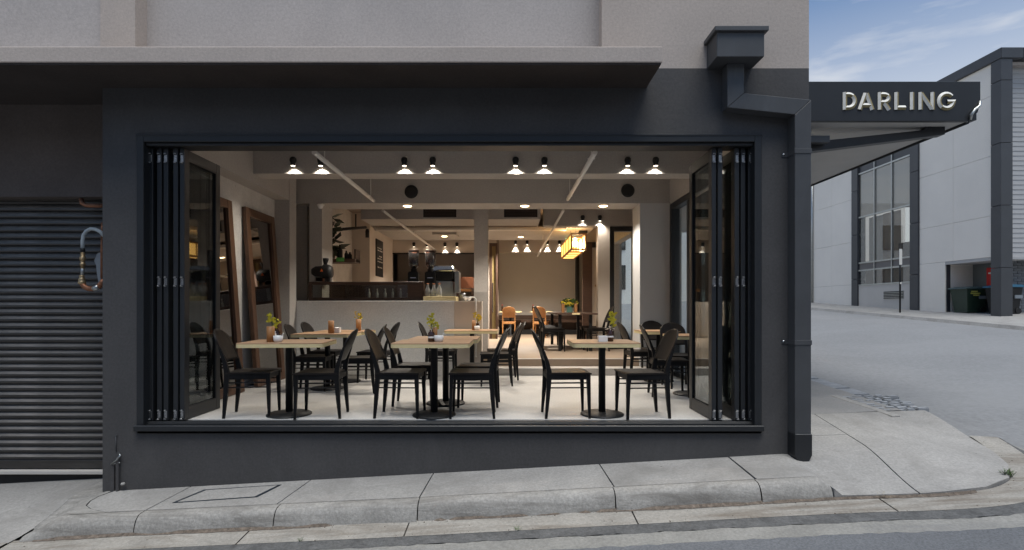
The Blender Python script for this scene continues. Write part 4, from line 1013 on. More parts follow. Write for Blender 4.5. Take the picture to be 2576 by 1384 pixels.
# ------------------------------------------------------------------ chairs
def chair_proto(name, mleg, mseat):
    r = thing(name, '', 'chair', (0, 0, 0))
    for s in (-1, 1):
        b = MB(); y = .176*s                             # front leg
        def loop(x, yy, z, a, c): return [(x-a, yy-c, z), (x+a, yy-c, z), (x+a, yy+c, z), (x-a, yy+c, z)]
        def loft(sec):
            prev = None
            for sc in sec:
                cur = [b.bm.verts.new(p) for p in sc]
                if prev:
                    for k in range(4): b.bm.faces.new((prev[k], prev[(k+1) % 4], cur[(k+1) % 4], cur[k]))
                else: b.bm.faces.new(cur[::-1])
                prev = cur
            b.bm.faces.new(prev)
        loft([loop(.208, y*1.03, 0, .011, .011), loop(.202, y, .25, .017, .015), loop(.196, y, .436, .020, .017)])
        b.build('leg', mleg, r)
        b = MB()
        loft([loop(-.222, y*.98, 0, .012, .011), loop(-.205, y*.98, .2, .019, .014), loop(-.192, y*.98, .40, .023, .016), loop(-.193, y*.98, .47, .023, .016),
              loop(-.212, y*.98, .56, .019, .014), loop(-.246, y*.98, .66, .014, .012), loop(-.262, y*.98, .705, .008, .009)])
        b.build('leg', mleg, r)
        for z in (.305, .352):
            b = MB(); b.tube([(-.20, y*.98, z), (.20, y, z)], .0068, 8); b.build('stretcher', mleg, r)
    b = MB()
    b.box(-.172, .178, -.190, -.164, .385, .437, .003); b.box(-.172, .178, .164, .190, .385, .437, .003)
    b.box(.174, .206, -.16, .16, .385, .4365, .003); b.box(-.21, -.176, -.158, .158, .385, .4365, .003)
    b.build('seat_frame', mleg, r)
    b = MB(); n = 10; top = []; bot = []                  # dished seat
    for i in range(n+1):
        for j in range(n+1):
            u, v = i/n, j/n; x = -.200+.425*u; hw = .190+.018*u; yy = (v-.5)*2*hw
            e = (1-(2*u-1)**4)*(1-(2*v-1)**4)
            z = .452-.010*e+.004*(2*v-1)**2
            if u > .95: z -= .005
            top.append(b.bm.verts.new((x, yy, z))); bot.append(b.bm.verts.new((x, yy, .4375)))
    for i in range(n):
        for j in range(n):
            k = i*(n+1)+j
            b.bm.faces.new((top[k], top[k+n+1], top[k+n+2], top[k+1])).smooth = True
            b.bm.faces.new((bot[k], bot[k+1], bot[k+n+2], bot[k+n+1]))
    for i in range(n):
        for (p, q) in ((i, i+1), (n*(n+1)+i, n*(n+1)+i+1), (i*(n+1), (i+1)*(n+1)), (i*(n+1)+n, (i+1)*(n+1)+n)):
            b.bm.faces.new((top[p], top[q], bot[q], bot[p]))
    b.build('seat', mseat, r)
    b = MB(); rows = 14; cols = 12; A = []; B = []        # shield shaped curved backrest
    for i in range(rows+1):
        t = i/rows; z = .565+.315*t
        wid = (.150+.035*sst(0, .45, t)) if t < .5 else .185*math.sqrt(max(0, 1-((t-.5)/.5)**2.6))
        wid = max(wid, .03)
        for j in range(cols+1):
            v = (j/cols-.5)*2; yy = v*wid
            x = -.205-.115*t-.02*math.sin(t*2.0) - .030*(1-(yy/.19)**2)+.012
            A.append(b.bm.verts.new((x+.010, yy, z))); B.append(b.bm.verts.new((x-.004, yy, z)))
    m_ = cols+1
    for i in range(rows):
        for j in range(cols):
            k = i*m_+j
            b.bm.faces.new((A[k], A[k+1], A[k+m_+1], A[k+m_])).smooth = True
            b.bm.faces.new((B[k], B[k+m_], B[k+m_+1], B[k+1])).smooth = True
    rim = [j for j in range(cols+1)]+[i*m_+cols for i in range(1, rows+1)]+[rows*m_+j for j in range(cols-1, -1, -1)]+[i*m_ for i in range(rows-1, 0, -1)]
    for p, q in zip(rim, rim[1:]+rim[:1]): b.bm.faces.new((A[p], B[p], B[q], A[q]))
    b.build('backrest', mseat, r)
    return r
CH = chair_proto('dining_chair', M_black, M_seat); CH_used = [False]
GR = 'black timber chairs at the front tables'
def chair(x, y, rz, label, z=0, group=GR):
    o = CH if not CH_used[0] else copy_tree(CH); CH_used[0] = True
    place(o, (x, y, z), R(rz)); o['label'] = label; o['group'] = group; return o
chair(-2.62, 5.50, 8, 'black timber chair beside the folded doors at the front left table, facing inward')
chair(-1.90, 5.45, 184, 'black timber chair on the inner side of the front left table')
chair(-1.10, 5.47, -2, 'black timber chair on the left of the front middle table, nearest the sill')
chair(-1.07, 6.12, 2, 'black timber chair on the left of the middle pair of tables, farther from the sill')
chair(-.37, 5.46, 181, 'black timber chair on the right of the front middle table, nearest the sill')
chair(-.34, 6.05, 178, 'black timber chair on the right of the middle pair of tables, farther from the sill')
chair(.58, 5.47, 3, 'lone black timber chair on the left of the front right table')
chair(1.35, 5.45, 186, 'black timber chair on the right of the front right table')
chair(-2.62, 7.18, 3, 'black timber chair left of the rear left table, in front of the timber mirror')
chair(-2.74, 8.05, -4, 'black timber chair by the counter at the far left table end')
chair(-1.95, 6.98, 185, 'black timber chair on the right of the rear left table')
chair(-1.98, 7.98, 176, 'black timber chair on the right of the far left table, close to the counter')
chair(-1.02, 8.12, 0, 'black timber chair behind the yellow flowers, facing the table by the steps')
chair(-.18, 7.62, 182, 'black timber chair on the right of the table by the steps, nearer')
chair(-.10, 8.22, 186, 'black timber chair on the right of the table by the steps, farther')
chair(2.00, 6.72, -6, 'black timber chair turned towards the side window table, behind the front right chair')
chair(1.98, 8.02, 4, 'black timber chair left of the small table beside the grey column')
chair(2.33, 8.50, -92, 'black timber chair with its round back against the grey column')
chair(2.36, 7.42, -88, 'black timber chair between the two tables at the side window')
PZ = .24; GD = 'black chairs around the long dark table'
chair(.86, 10.55, 4, 'black chair at the near left corner of the long dark table', PZ, GD)
chair(.90, 11.25, 0, 'second black chair along the left of the long dark table', PZ, GD)
chair(.90, 12.0, 0, 'third black chair along the left of the long dark table', PZ, GD)
chair(1.72, 10.60, 183, 'black chair at the near right corner of the long dark table', PZ, GD)
chair(1.74, 11.4, 178, 'second black chair along the right of the long dark table', PZ, GD)
OC = chair_proto('orange_chair', M_owood, M_owood)
place(OC, (.0, 15.4, PZ), R(90)); tag(OC, 'orange timber chair at the rear bench table, left one', None, 'orange timber chairs at the rear bench')
o2 = copy_tree(OC); place(o2, (.90, 15.2, PZ), R(78)); o2['label'] = 'orange timber chair at the rear bench table, half hidden by black chairs'

# ------------------------------------------------------------------ tables
GT = 'plywood topped pedestal tables'
def table(x, y, wx, wy, label, rz=0, base=.22):
    r = thing('cafe_table', label, 'table', (0, 0, 0), GT)
    def rr_(hx, hy, rad, n=5):
        p = []
        for cx_, cy_, a0 in ((hx-rad, hy-rad, 0), (-hx+rad, hy-rad, 90), (-hx+rad, -hy+rad, 180), (hx-rad, -hy+rad, 270)):
            for k in range(n+1): a = R(a0+90*k/n); p.append((cx_+rad*math.cos(a), cy_+rad*math.sin(a)))
        return p
    t = MB().prism(rr_(wx/2-.001, wy/2-.001, .04), 'z', .742, .7525).build('tabletop', M_ply, r)
    MB().prism(rr_(wx/2, wy/2, .042), 'z', .708, .7418).build('edge_band', M_plye, t)
    MB().lathe([(.036, .012), (.036, .69), (.10, .695), (.10, .7075)], (0, 0, 0), 18).build('column', M_iron, r)
    MB().lathe([(base, 0), (base, .012), (base-.012, .020), (.05, .034), (.0, .036)], (0, 0, 0), 32).build('base_plate', M_iron, r)
    return place(r, (x, y, 0), R(rz))
table(-2.25, 5.50, .82, .64, 'square plywood table nearest the left folded doors, front row', 5)
table(-.76, 5.47, .76, .65, 'plywood table in the middle of the front row, near one of a joined pair')
table(-.72, 6.13, .76, .65, 'plywood table joined behind the front middle table')
table(.955, 5.50, .66, .62, 'small plywood table at the right of the front row')
table(-2.45, 7.25, .76, .65, 'plywood table in the left rear, before the mirrors')
table(-2.42, 7.95, .76, .62, 'plywood table at the far left close to the stone counter')
table(-.565, 8.25, .80, .62, 'plywood table beside the raised steps')
table(2.24, 8.02, .62, .62, 'plywood table beside the grey column')
table(2.30, 6.78, .56, .60, 'plywood table at the side window partly behind the folded doors')
dt = thing('long_table', 'long dark timber table on the raised floor under the lantern', 'table', (1.3, 11.4, PZ))
MB().box(.90, 1.72, 10.35, 12.6, PZ+.715, PZ+.75, .004).build('tabletop', M_dwood, dt)
for x in (1.0, 1.6):
    for y in (10.5, 12.4): MB().box(x-.03, x+.03, y-.03, y+.03, PZ, PZ+.714, .003).build('leg', M_blk, dt)
MB().box(1.22, 1.37, 10.34, 10.349, PZ+.716, PZ+.749).build('end_mark', M_plye, dt)
# banquette with small tables
bq = thing('banquette', 'long dark bench seat along the rear wall', 'bench', (.9, 17.1, PZ))
MB().box(-.35, 2.5, 17.28, 17.49, PZ, ZZ(793, 17.3), .01).build('back_panel', M_dwood, bq)
MB().box(-.35, 2.5, 16.8, 17.28, PZ+.38, PZ+.46, .01).build('bench_seat', M_dwood, bq)
MB().box(-.35, 2.5, 16.95, 17.2, PZ, PZ+.15).build('plinth', M_blk, bq)
for i, (x, lab) in enumerate(((.05, 'small yellow topped table at the rear bench behind the left orange chair'), (.98, 'small yellow topped table at the rear bench behind the right orange chair'))):
    r = thing('bench_table', lab, 'table', (x, 16.3, PZ), 'small tables at the rear bench')
    MB().box(x-.33, x+.33, 16.0, 16.6, PZ+.70, PZ+.74, .003).build('tabletop', M_plye, r); MB().lathe([(.2, 0), (.2, .02), (.04, .03), (.04, .69), (.09, .6995)], (x, 16.3, PZ), 14).build('column', M_blk, r)
    bottle('sauce_bottle', ['brown sauce bottle on the left rear bench table', 'brown sauce bottle on the right rear bench table'][i], (x-.25, 16.2, PZ+.741), .19, .035, M_amber, M_red, 'bottle', 'sauce bottles on the rear bench tables')

# ------------------------------------------------------------------ table-top things
TT = .7528
def woodpot(x, y, label, h=.17, z=TT, r_=.038):
    b = MB(); b.lathe([(r_, 0), (r_, h), (r_*.82, h), (r_*.8, .02), (0, .02)], (x, y, z), 16)
    return tag(b.build('timber_cylinder', M_owood), label, 'holder', 'timber cutlery cylinders')
def bowl(x, y, label, s=.055, z=TT):
    r = thing('sugar_bowl', label, 'bowl', (x, y, z), 'white bowls on the tables')
    MB().lathe([(s*.7, 0), (s*.95, .02), (s, .065), (s*.9, .065), (s*.8, .02), (0, .012)], (x, y, z), 8).build('bowl_body', M_ceram, r)
    MB().tube([(x, y, z+.03), (x+s*1.15, y, z+.09)], .005, 6).build('spoon', M_steel, r)
def flowers(x, y, label, h, m, z=TT, vase=M_ceram, n=44, white=False):
    r = thing('flower_vase', label, 'flowers', (x, y, z), 'small vases of flowers on the tables')
    MB().lathe([(.028, 0), (.034, .03), (.026, .075), (.02, .09), (.026, .1), (.02, .1), (.018, .09), (0, .08)], (x, y, z), 12).build('vase', vase, r)
    rr = random.Random(int(x*77+y*13)); st_ = MB(); pt = MB()
    for k in range(5):
        tip = Vector((x+rr.uniform(-.045, .045), y+rr.uniform(-.03, .03), z+.1+h*rr.uniform(.45, 1)))
        st_.tube([(x, y, z+.09), ((x+tip.x)/2+rr.uniform(-.01, .01), y, z+.1+(tip.z-z-.1)*.55), tip], .0022, 5)
        for q in range(n//5+2):
            c = tip+Vector((rr.uniform(-.022, .022), rr.uniform(-.02, .02), rr.uniform(-.07, .012)))
            a = rr.uniform(0, 6.28); d = Vector((math.cos(a), math.sin(a)*.6, rr.uniform(-.5, .7)))*.027; s = d.cross(Vector((0, 1, .2))).normalized()*.014
            pt.quad(c-d*.3, c+d*.3+s, c+d, c+d*.3-s)
    st_.build('stem', M_green, r); pt.build('blossom', m, r)
    if white:
        pw = MB()
        for q in range(26):
            c = Vector((x+rr.uniform(-.05, .05), y+rr.uniform(-.04, .04), z+.12+rr.uniform(-.015, .03))); a = rr.uniform(0, 6.28); d = Vector((math.cos(a), math.sin(a), rr.uniform(-.3, .5)))*.026; s = d.cross(Vector((0, .3, 1))).normalized()*.013
            pw.quad(c-d*.3, c+d*.3+s, c+d, c+d*.3-s)
        pw.build('white_blossom', M_ceram, r)
def sauce(x, y, label, h=.12, r_=.034, z=TT):
    r = thing('brown_bottle', label, 'bottle', (x, y, z), 'brown glass bottles on the tables')
    MB().lathe([(r_*.92, 0), (r_, .008), (r_, h*.72), (r_*.55, h*.86), (r_*.5, h)], (x, y, z), 14).build('bottle_body', M_amber, r)
    MB().lathe([(r_*1.02, h*.30), (r_*1.02, h*.44)], (x, y, z), 14).build('label_band', M_ceram, r)
def P_(px, d): return XX(px, d)
woodpot(P_(681, 5.36), 5.36, 'orange timber cylinder on the front left table', .155)
bowl(P_(700, 5.34), 5.34, 'white bowl with spoon on the front left table', .05)
flowers(P_(688, 5.52), 5.52, 'tall sprig of yellow green flowers on the front left table', .20, M_lime)
sauce(P_(697, 5.60), 5.60, 'brown bottle behind the bowl on the front left table')
sauce(P_(1085, 5.40), 5.40, 'brown bottle with white band on the front middle table', .12)
bowl(P_(1104, 5.38), 5.38, 'white bowl on the front middle table', .05)
flowers(P_(1087, 5.55), 5.55, 'white and yellow flowers in a vase on the front middle table', .17, M_lime, white=True)
woodpot(P_(1095, 5.52), 5.52, 'orange timber cylinder behind the bowl on the front middle table', .14, r_=.022)
b = MB(); b.box(P_(1505, 5.35), P_(1528, 5.35), 5.33, 5.40, TT, TT+.062, .004); tag(b.build('napkin_box', M_ceram), 'white napkin box on the front right table', 'box')
sauce(P_(1535, 5.45), 5.45, 'brown bottle on the front right table', .13)
flowers(P_(1536, 5.62), 5.62, 'white and lime flowers in a vase on the front right table', .20, M_lime, white=True)
woodpot(P_(833, 7.15), 7.15, 'orange timber cylinder on the rear left table', .17)
b = MB(); b.box(P_(842, 7.2), P_(855, 7.2), 7.18, 7.26, TT, TT+.075, .005); tag(b.build('napkin_box', M_ceram), 'white napkin box on the rear left table', 'box')
woodpot(P_(902, 7.95), 7.95, 'brown timber cylinder on the far left table by the counter', .17)
flowers(P_(904, 8.02), 8.02, 'yellow flowers at the far left table by the counter', .17, M_yel)
woodpot(P_(1192, 8.15), 8.15, 'orange timber cylinder on the table by the steps', .15, r_=.03)
bowl(P_(1200, 8.12), 8.12, 'white bowl on the table by the steps', .045)
flowers(P_(1201, 8.3), 8.3, 'yellow flowers on the table by the steps', .16, M_yel, vase=M_amber)
sauce(P_(1729, 7.0), 6.72, 'brown bottle on the side window table', .13)
flowers(P_(1737, 7.0), 6.85, 'small yellow sprig on the side window table', .13, M_yel, vase=M_amber)
fb = thing('flower_bunch', 'big bunch of dark green and yellow flowers on the long dark table', 'flowers', (XX(1432, 11), 11.0, PZ+.751))
x = XX(1432, 11.0); z = PZ+.751
MB().box(x-.06, x+.06, 10.95, 11.07, z, z+.13, .006).build('vase', mat('green_vase', (.10, .20, .16), .2, .1, 5), fb)
b = MB(); b2 = MB(); rr = random.Random(9)
for k in range(220):
    v = Vector((rr.gauss(0, 1), rr.gauss(0, 1), rr.gauss(0, 1))).normalized()*rr.uniform(.4, 1); c = Vector((x+v.x*.17, 11+v.y*.14, z+.20+v.z*.10)); a = rr.uniform(0, 6.28); d = Vector((math.cos(a), math.sin(a)*.5, rr.uniform(-.6, .8)))*.045; s = d.cross(Vector((0, 1, .2))).normalized()*.018
    (b if rr.random() < .68 else b2).quad(c-d*.3, c+d*.3+s, c+d, c+d*.3-s)
b.build('foliage', M_green, fb); b2.build('blossom', M_yel, fb)
for px, lab in ((1416, 'orange timber block left of the flower bunch on the long table'), (1448, 'orange timber block right of the flower bunch on the long table')):
    b = MB(); xx = XX(px, 10.9); b.box(xx-.03, xx+.03, 10.85, 10.93, PZ+.751, PZ+.93, .004); tag(b.build('timber_block', M_owood), lab, 'holder', 'timber blocks on the long table')

# ------------------------------------------------------------------ awning with sign
ay0 = 6.0
aw = thing('awning', 'charcoal street awning with cream lettering on its end fascia', 'awning', (4, 6.2, 3.2))
ax0, ax1, az0, az1 = SW1, XX(2467, ay0), ZZ(305, ay0), ZZ(205, ay0)
b = MB(); b.prism([(ax0, az0), (ax1-.13, az0), (ax1-.10, az0+.03), (ax1-.03, az0+.10), (ax1, az0+.20), (ax1, az1), (ax0, az1)], 'y', ay0, ay0+.05, .004); b.build('end_fascia', M_frame, aw)
MB().box(ax1-.05, ax1-.002, ay0+.051, 15, az0+.03, az1-.001).build('side_fascia', M_frame, aw)
MB().box(ax0, ax1-.10, ay0+.051, 15, az0+.008, az0+.03).build('soffit_sheet', M_cement, aw)
MB().box(ax0, ax1-.051, ay0+.051, 15, az1-.06, az1-.01).build('roof_sheet', M_greyr, aw)
MB().tube([(ax1-.10, ay0+.06, az0+.012), (ax1-.10, 15, az0+.012)], .028, 8).build('edge_trim', M_blk, aw)
by = 6.2
p0 = Vector((ax0, by, ZZ(386, by))); tipx = XX(2378, by)
b = MB(); b.prism([(ax0, ZZ(392, by)-.03), (XX(2378, by), ZZ(338, by)), (XX(2378, by), az0+.007), (XX(2335, by), az0+.007), (XX(2322, by), ZZ(327, by)), (ax0, ZZ(372, by))], 'y', by, by+.12, .004); b.build('support_arm', M_frame, aw)
b = MB(); b.box(ax0, XX(2088, 6.1), 6.10, 6.19, ZZ(358, 6.1), ZZ(341, 6.1), .004); b.build('wall_bracket', M_pipe, aw)
b = MB(); b.tube([(ax1-.015, ay0-.01, az0+.22), (ax1-.03, ay0-.02, az0+.16), (ax1-.09, ay0-.03, az0+.12), (ax1-.13, ay0-.025, az0+.06), (ax1-.12, ay0-.01, az0+.01)], [.012, .016, .014, .018, .012], 7); b.build('bent_bracket', M_steel, aw)
# lettering: every stroke a ridge, pale on one slope and tan on the other
lh0, lh1 = ZZ(277, ay0), ZZ(233, ay0); lh = lh1-lh0
def letter(px0, px1, strokes, name):
    x0, x1 = XX(px0, ay0), XX(px1, ay0); wd_ = x1-x0; hw = .0245; Y0 = ay0-.005; Yr = ay0-.019
    b = MB()
    def pt(u, v): return Vector((x0+u*wd_, lh0+v*lh))
    for stv in strokes:
        pts = [pt(*p) for p in stv]; n = len(pts); Lp, Rp, Mp = [], [], []
        for i, p in enumerate(pts):
            d0 = (pts[i]-pts[i-1]).normalized() if i else None; d1 = (pts[i+1]-pts[i]).normalized() if i < n-1 else None
            d = ((d0 or d1)+(d1 or d0)).normalized(); nn = Vector((-d.y, d.x)); k = 1/max(.55, nn.dot(Vector((-(d1 or d0).y, (d1 or d0).x))))
            Lp.append(p+nn*hw*k); Rp.append(p-nn*hw*k); Mp.append(p)
        off = random.uniform(0, .0012)
        for i in range(n-1):
            for side in (Lp, Rp):
                a, c_, m0, m1 = side[i], side[i+1], Mp[i], Mp[i+1]
                f = b.bm.faces.new([b.bm.verts.new(v) for v in ((a.x, Y0-off, a.y), (c_.x, Y0-off, c_.y), (m1.x, Yr-off, m1.y), (m0.x, Yr-off, m0.y))])
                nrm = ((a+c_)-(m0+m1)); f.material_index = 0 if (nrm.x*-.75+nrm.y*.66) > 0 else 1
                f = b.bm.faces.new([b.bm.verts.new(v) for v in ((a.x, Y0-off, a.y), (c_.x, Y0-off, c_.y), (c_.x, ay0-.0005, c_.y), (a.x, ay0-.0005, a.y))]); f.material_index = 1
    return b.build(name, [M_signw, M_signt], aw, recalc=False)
def arc_(cx_, cy_, rx, ry, a0, a1, n=9): return [(cx_+rx*math.cos(R(a0+(a1-a0)*k/n)), cy_+ry*math.sin(R(a0+(a1-a0)*k/n))) for k in range(n+1)]
e = .13
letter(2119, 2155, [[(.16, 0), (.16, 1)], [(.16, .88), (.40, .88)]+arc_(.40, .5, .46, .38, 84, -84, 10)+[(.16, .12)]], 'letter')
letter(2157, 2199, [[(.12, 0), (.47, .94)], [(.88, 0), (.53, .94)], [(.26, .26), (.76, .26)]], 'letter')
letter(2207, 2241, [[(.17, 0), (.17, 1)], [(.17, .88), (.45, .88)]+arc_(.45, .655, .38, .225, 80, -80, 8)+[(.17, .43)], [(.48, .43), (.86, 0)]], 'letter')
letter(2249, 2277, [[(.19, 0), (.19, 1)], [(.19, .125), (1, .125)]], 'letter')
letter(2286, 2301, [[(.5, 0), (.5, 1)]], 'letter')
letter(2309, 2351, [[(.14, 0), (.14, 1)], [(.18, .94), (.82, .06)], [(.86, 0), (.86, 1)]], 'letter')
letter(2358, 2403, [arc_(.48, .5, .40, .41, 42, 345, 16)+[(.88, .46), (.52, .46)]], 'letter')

# ------------------------------------------------------------------ unseen row behind the camera, added to cut frontal sky light
ob = thing('sky_block_row', 'added grey building row with dark windows, unseen, blocking low sky light across the front road', 'building', (0, -9, -1))
MB().box(-26, 26, -16, -9, -2, 7.5, .03).build('wall', M_greyr, ob)
for k in range(10):
    for z in (.4, 4.0):
        wn = MB().box(-22.5+5*k, -20.5+5*k, -9.0, -8.93, z, z+1.9, .01).build('window', M_frame, ob)
        MB().box(-22.4+5*k, -20.6+5*k, -8.929, -8.91, z+.1, z+1.8).build('pane', M_dglass, wn)

# ------------------------------------------------------------------ far building across the side street
BX = 15.0
def yb(px): return BX*F/(px-CX)
def zb(px, py): return EYE+(CY-py)*yb(px)/F
fbld = thing('office_building', 'pale panelled office building with slate columns across the side street', 'building', (18, 20, .9))
yc = yb(2523)                                           # near corner
def panels(y0, y1, rows, cols=1, z_skip=None):
    ys_ = [y0+(y1-y0)*k/cols for k in range(cols+1)]
    for z0, z1 in zip(rows, rows[1:]):
        for a, c in zip(ys_, ys_[1:]): MB().box(BX, BX+.05, a+.004, c-.004, z0+.004, z1-.004, .002).build('cladding_panel', M_clad, fbld)
rowz = [2.66, 3.94, 5.80, 7.67, 8.66]
panels(yb(2497), yb(2313), rowz, 2)
panels(yb(2377), yb(2313), [.5, 2.66], 1)
panels(yb(2145), yb(2046), [.5, 2.08, 3.94, 5.80, 7.67, 8.66], 2)
panels(yb(2046), 40, [.5, 2.08, 3.94, 5.80, 7.67, 8.66], 4)
for p0, p1 in ((2497, 2523), (2292, 2313), (2145, 2160)):
    b = MB()
    zz = [.4, 2.3, 4.2, 6.1, 8.0, 8.66]
    col_ = None
    for z0, z1 in zip(zz, zz[1:]):
        MB().box(BX-.06, BX+.30, yb(p1), yb(p0), z0+.006, z1-.006, .006).build('column_panel', M_col, fbld)
MB().box(BX-.08, BX+.6, yc-.03, 40, 8.66, zb(2523, 120), .01).box(BX+.6, 36, yc-.03, yc+.3, 8.66, zb(2523, 120), .01).build('roof_fascia', M_col, fbld)
MB().box(BX+.3, 36, yc+.2, 40, 8.55, 8.64).build('roof', M_greyr, fbld)
MB().box(BX+.06, BX+.2, yb(2497), yb(2377), 2.67, 8.6).box(BX+.06, BX+.2, yb(2377)+.01, yb(2292), .4, 8.6).box(BX+.06, BX+.2, yb(2160), 40, .4, 8.6).build('wall_backing', M_col, fbld)
# front siding: boards one by one
z = 2.66; sd_ = None
while z < 8.6:
    if sd_ is None:
        bb = MB().prism([(0, 0), (-.018, .004), (-.004, .148), (0, .148)], 'x', BX+.30, 24); sd_ = bb.build('siding_board', M_sid); sd_.parent = fbld; sd_.location = Vector((0, yc+.42, z))-ORI[fbld.name]
    else:
        s2 = sd_.copy(); C.objects.link(s2); s2.location = Vector((0, yc+.42, z))-ORI[fbld.name]
    z += .15
MB().box(BX+.30, 24, yc+.421, yc+.5, 2.6, 8.6).box(BX+.3, 24, yc+.30, yc+.421, 2.58, 2.655).build('siding_backing', M_sid, fbld)
b_ = None; z = .6
brx = []
for r_ in range(24):
    z = .55+r_*.086
    x = 15.95+(.12 if r_ % 2 else 0)
    while x < 17.6:
        if b_ is None:
            b_ = MB().box(0, .228, 0, .05, 0, .076, .004).build('brick', M_dbrick); b_.parent = fbld; b_.location = Vector((x, 17.2, z))-ORI[fbld.name]
        elif len(brx) < 180:
            s2 = b_.copy(); C.objects.link(s2); s2.location = Vector((x, 17.2+random.uniform(-.003, .003), z))-ORI[fbld.name]; brx.append(s2)
        x += .24
MB().box(15.9, 24, 17.23, 17.4, .3, 2.6).build('brick_backing', M_dbrick, fbld)
# alcove
MB().box(BX+.2, BX+.96, yb(2377), yb(2377)+.1, .3, 2.66).build('alcove_side', M_clad, fbld)
MB().box(BX+.96, BX+1.05, 17.23, yb(2377)+.1, .3, 2.66).build('alcove_door', mat('grey_green_door', (.15, .165, .165), .55, .1, 2), fbld)
MB().box(BX+.01, BX+1.0, yb(2497), yb(2377), 2.56, 2.66).build('alcove_ceiling', M_cement, fbld)
rs = thing('red_sign', 'red panel with white symbol in the building alcove', 'sign', (BX+.95, 17.7, 1.5))
MB().box(BX+.93, BX+.958, 17.40, 17.90, 1.54, 2.41, .003).build('panel', M_red, rs)
MB().box(BX+.926, BX+.929, 17.45, 17.83, 2.20, 2.25).box(BX+.926, BX+.929, 17.66, 17.72, 1.98, 2.20).box(BX+.926, BX+.929, 17.45, 17.66, 1.98, 2.03).box(BX+.926, BX+.929, 17.56, 17.60, 2.27, 2.33).build('symbol', M_signw, rs)
# office window bay
wy0, wy1 = yb(2292), yb(2160)
zr = [2.04, 2.66, 2.98, 4.93, 6.79, 7.4, 8.66]
bay = MB().box(BX-.02, BX+.05, wy0, wy1, zr[0]-.03, zr[0]+.03).build('window', M_steel, fbld)
for z in zr[1:-1]: MB().box(BX-.02, BX+.05, wy0, wy1, z-.03, z+.03).build('transom', M_steel, bay)
ym = [wy0, wy0+(wy1-wy0)/3, wy0+2*(wy1-wy0)/3, wy1]
for y in ym[1:-1]: MB().box(BX-.025, BX+.045, y-.025, y+.025, 2.07, 8.6).build('mullion', M_steel, bay)
for z0, z1, m_ in ((2.07, 2.63, M_oglass), (2.69, 2.95, mat('brown_spandrel', (.17, .155, .145), .6, .05, 2)), (3.01, 4.90, M_oglass), (4.96, 6.76, M_oglass), (6.82, 8.6, M_col)):
    for a, c in zip(ym, ym[1:]): MB().box(BX+.02, BX+.03, a+.026, c-.026, z0, z1).build('pane', m_, bay)
for k_, (a, c) in enumerate(zip(ym, ym[1:])):
    MB().box(BX+.06, BX+.065, a+.01, c-.01, 4.96, 6.76).build('blind', M_light, bay)
    MB().box(BX+.25+.1*k_, BX+.26+.1*k_, a, c, 3.0, 4.92 if k_ else 3.6).build('reflection_sheet', [M_dwood, mat('tan_reflection', (.34, .26, .19), .8, .1, 2), M_cement][k_], bay)  # brown reflections in the panes imitated by coloured sheets behind the glass
    MB().box(BX+.3, BX+.31, a, c, 2.0, 2.66).build('inner_wall', M_dplas, bay)
MB().box(BX, BX+.05, wy0, wy1, .5, 2.009, .004).build('base_wall', M_light, fbld)
vg = MB(); gy0, gy1 = yb(2274), yb(2224); 
gr = MB().box(BX-.02, BX-.001, gy0, gy1, 1.42, 1.74, .003).build('vent_grille', M_steel, fbld)
for k in range(5): MB().box(BX-.04, BX-.021, gy0+.02, gy1-.02, 1.44+.06*k, 1.475+.06*k, .002).build('louvre', M_blk, gr)
dpp = MB().tube([(BX-.05, yb(2045)-.02, .9), (BX-.05, yb(2045)-.02, 8.6)], .05, 8).build('drain_pipe', M_steel, fbld)
# far pavement
b = MB(); ysf = [9+.5*i for i in range(40)]
for y0, y1 in zip(ysf, ysf[1:]):
    b.quad(*[(x, y, plane(x, y)+.006) for x, y in ((13.14, y0), (24, y0), (24, y1), (13.14, y1))])
    b.quad(*[(x, y, z) for x, y, z in ((13.08, y0, plane(13.1, y0)-.09), (13.14, y0, plane(13.14, y0)+.006), (13.14, y1, plane(13.14, y1)+.006), (13.08, y1, plane(13.1, y1)-.09))])
struct(b.build('far_pavement', M_conc))
nb = thing('street_building', 'pale rendered building closing the far end of the side street', 'building', (8, 47, 2))
MB().box(-14, 34, 46, 52, -1, 10, .02).build('wall', M_wht, nb)
for k in range(7):
    for z in (2.6, 6.0): 
        wn = MB().box(-7.7+4*k, -6.0+4*k, 45.93, 46.02, z, z+2.1, .01).build('window', M_frame, nb)
        MB().box(-7.6+4*k, -6.1+4*k, 45.90, 45.925, z+.1, z+2.0).build('pane', M_dglass, wn)
# street post
spx, spy = 13.88, 19.04; spz = plane(spx, spy)
sp = thing('sign_post', 'thin black street post with a small white plate on the far pavement', 'post', (spx, spy, spz))
MB().lathe([(.028, 0), (.028, 2.3), (0, 2.305)], (spx, spy, spz), 10).build('pole', M_blk, sp)
MB().box(spx-.052, spx+.052, spy-.035, spy-.03, spz+1.70, spz+2.26, .002).build('plate', M_signw, sp)
MB().box(spx-.03, spx+.03, spy-.037, spy-.030, spz+1.02, spz+1.08).build('tag_plate', M_signw, sp)
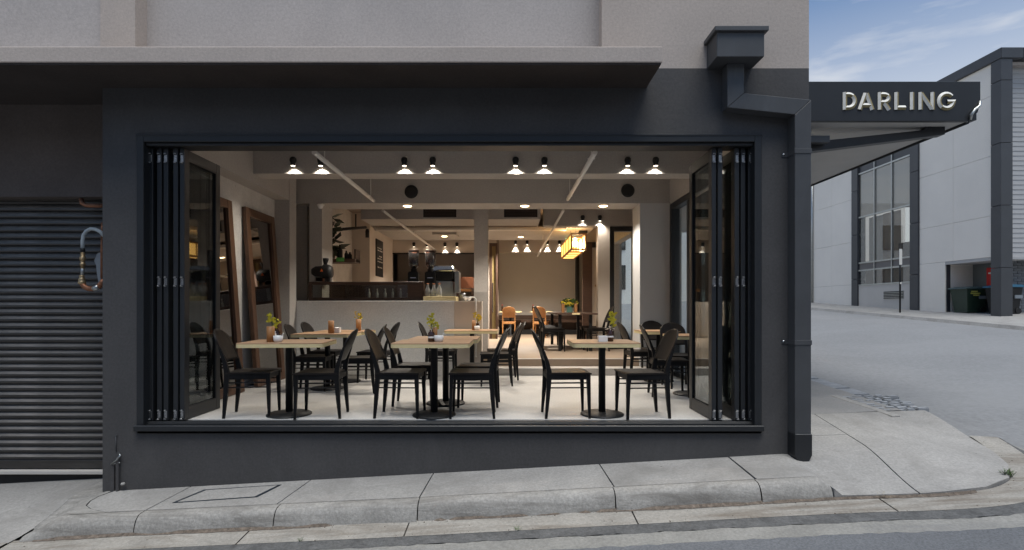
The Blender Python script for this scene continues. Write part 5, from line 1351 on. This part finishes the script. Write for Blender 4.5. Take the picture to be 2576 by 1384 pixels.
# bins
def bin_(x, y, wdt, h, label, mb, ml, rz, writing=None):
    z = plane(x, y)+.008
    r = thing('wheelie_bin', label, 'bin', (0, 0, 0), 'wheelie bins at the office building')
    a, t = wdt*.36, wdt*.46
    b = MB(); lo = [b.bm.verts.new(p) for p in ((-a, -a, .06), (a, -a, .06), (a, a, .06), (-a, a, .06))]; hi = [b.bm.verts.new(p) for p in ((-t, -t, h*.9), (t, -t, h*.9), (t, t, h*.9), (-t, t, h*.9))]
    b.bm.faces.new(lo[::-1]); b.bm.faces.new(hi)
    for k in range(4): b.bm.faces.new((lo[k], lo[(k+1) % 4], hi[(k+1) % 4], hi[k]))
    b.box(-a-.004, a+.004, -a-.01, a, 0, .061, .004)
    b.build('body', mb, r)
    MB().prism([(-t-.06, h*.905), (-t-.05, h*.95), (-t*.4, h), (t*.8, h*.99), (t+.04, h*.95), (t+.05, h*.905)], 'y', -t-.04, t+.04, .008).build('lid', ml, r)
    for s in (-1, 1): MB().lathe([(.09, -.025), (.09, .025)], (0, 0, 0), 14, M=Matrix.Translation((a*.9, s*(a+.01), .09)) @ Matrix.Rotation(R(90), 4, 'X')).build('wheel', M_blk, r)
    MB().box(t*.2, t*1.02, -t*.95-.02, -t*.9, h*.52, h*.64, .01).build('handle', M_meter, r)
    if writing:
        b = MB(); rr = random.Random(2)
        for row, (u0, u1) in enumerate(((-.75, .0), (-.85, .35), (-.5, .15))):
            u = u0
            while u < u1:
                l = rr.uniform(.05, .12); b.box(u*a, (u+l*.8)*a, -t*.99-.012, -t*.99-.006, h*(.78-.07*row), h*(.78-.07*row)+.04); u += l+.02
        b.build('writing', M_yprint, r)
    return place(r, (x, y, z), R(rz))
bin_(15.42, 18.0, .74, .86, 'dark green bin with yellow writing in the alcove', M_bin, M_binlid, 0, True)
bin_(15.72, 17.05, .68, .92, 'dark bin with blue lid half hidden behind the slate column', M_blk, M_bluelid, 0)

# pebbles and leaf litter on the pavement and gutter
b = MB(); rr = random.Random(21)
for k in range(170):
    i = rr.randrange(0, e_g); o = rr.choice((rr.uniform(.0, .03), rr.uniform(.0, .03), rr.uniform(.0, .22), rr.uniform(.20, .24)))
    q = FP[i]+FN[i]*o; s = rr.uniform(.0015, .0045); z = roadz(q.x, q.y)+.012-.008*max(0, o)/.24
    b.box(q.x-s, q.x+s, q.y-s*.8, q.y+s*.8, z-.002, z+s*.7)
tag(b.build('litter', mat('leaf_litter', (.11, .085, .065), .9, .5, 40)), None, None, None, 'stuff')
for o in bpy.data.objects:
    if o.get('label') == '': del o['label']
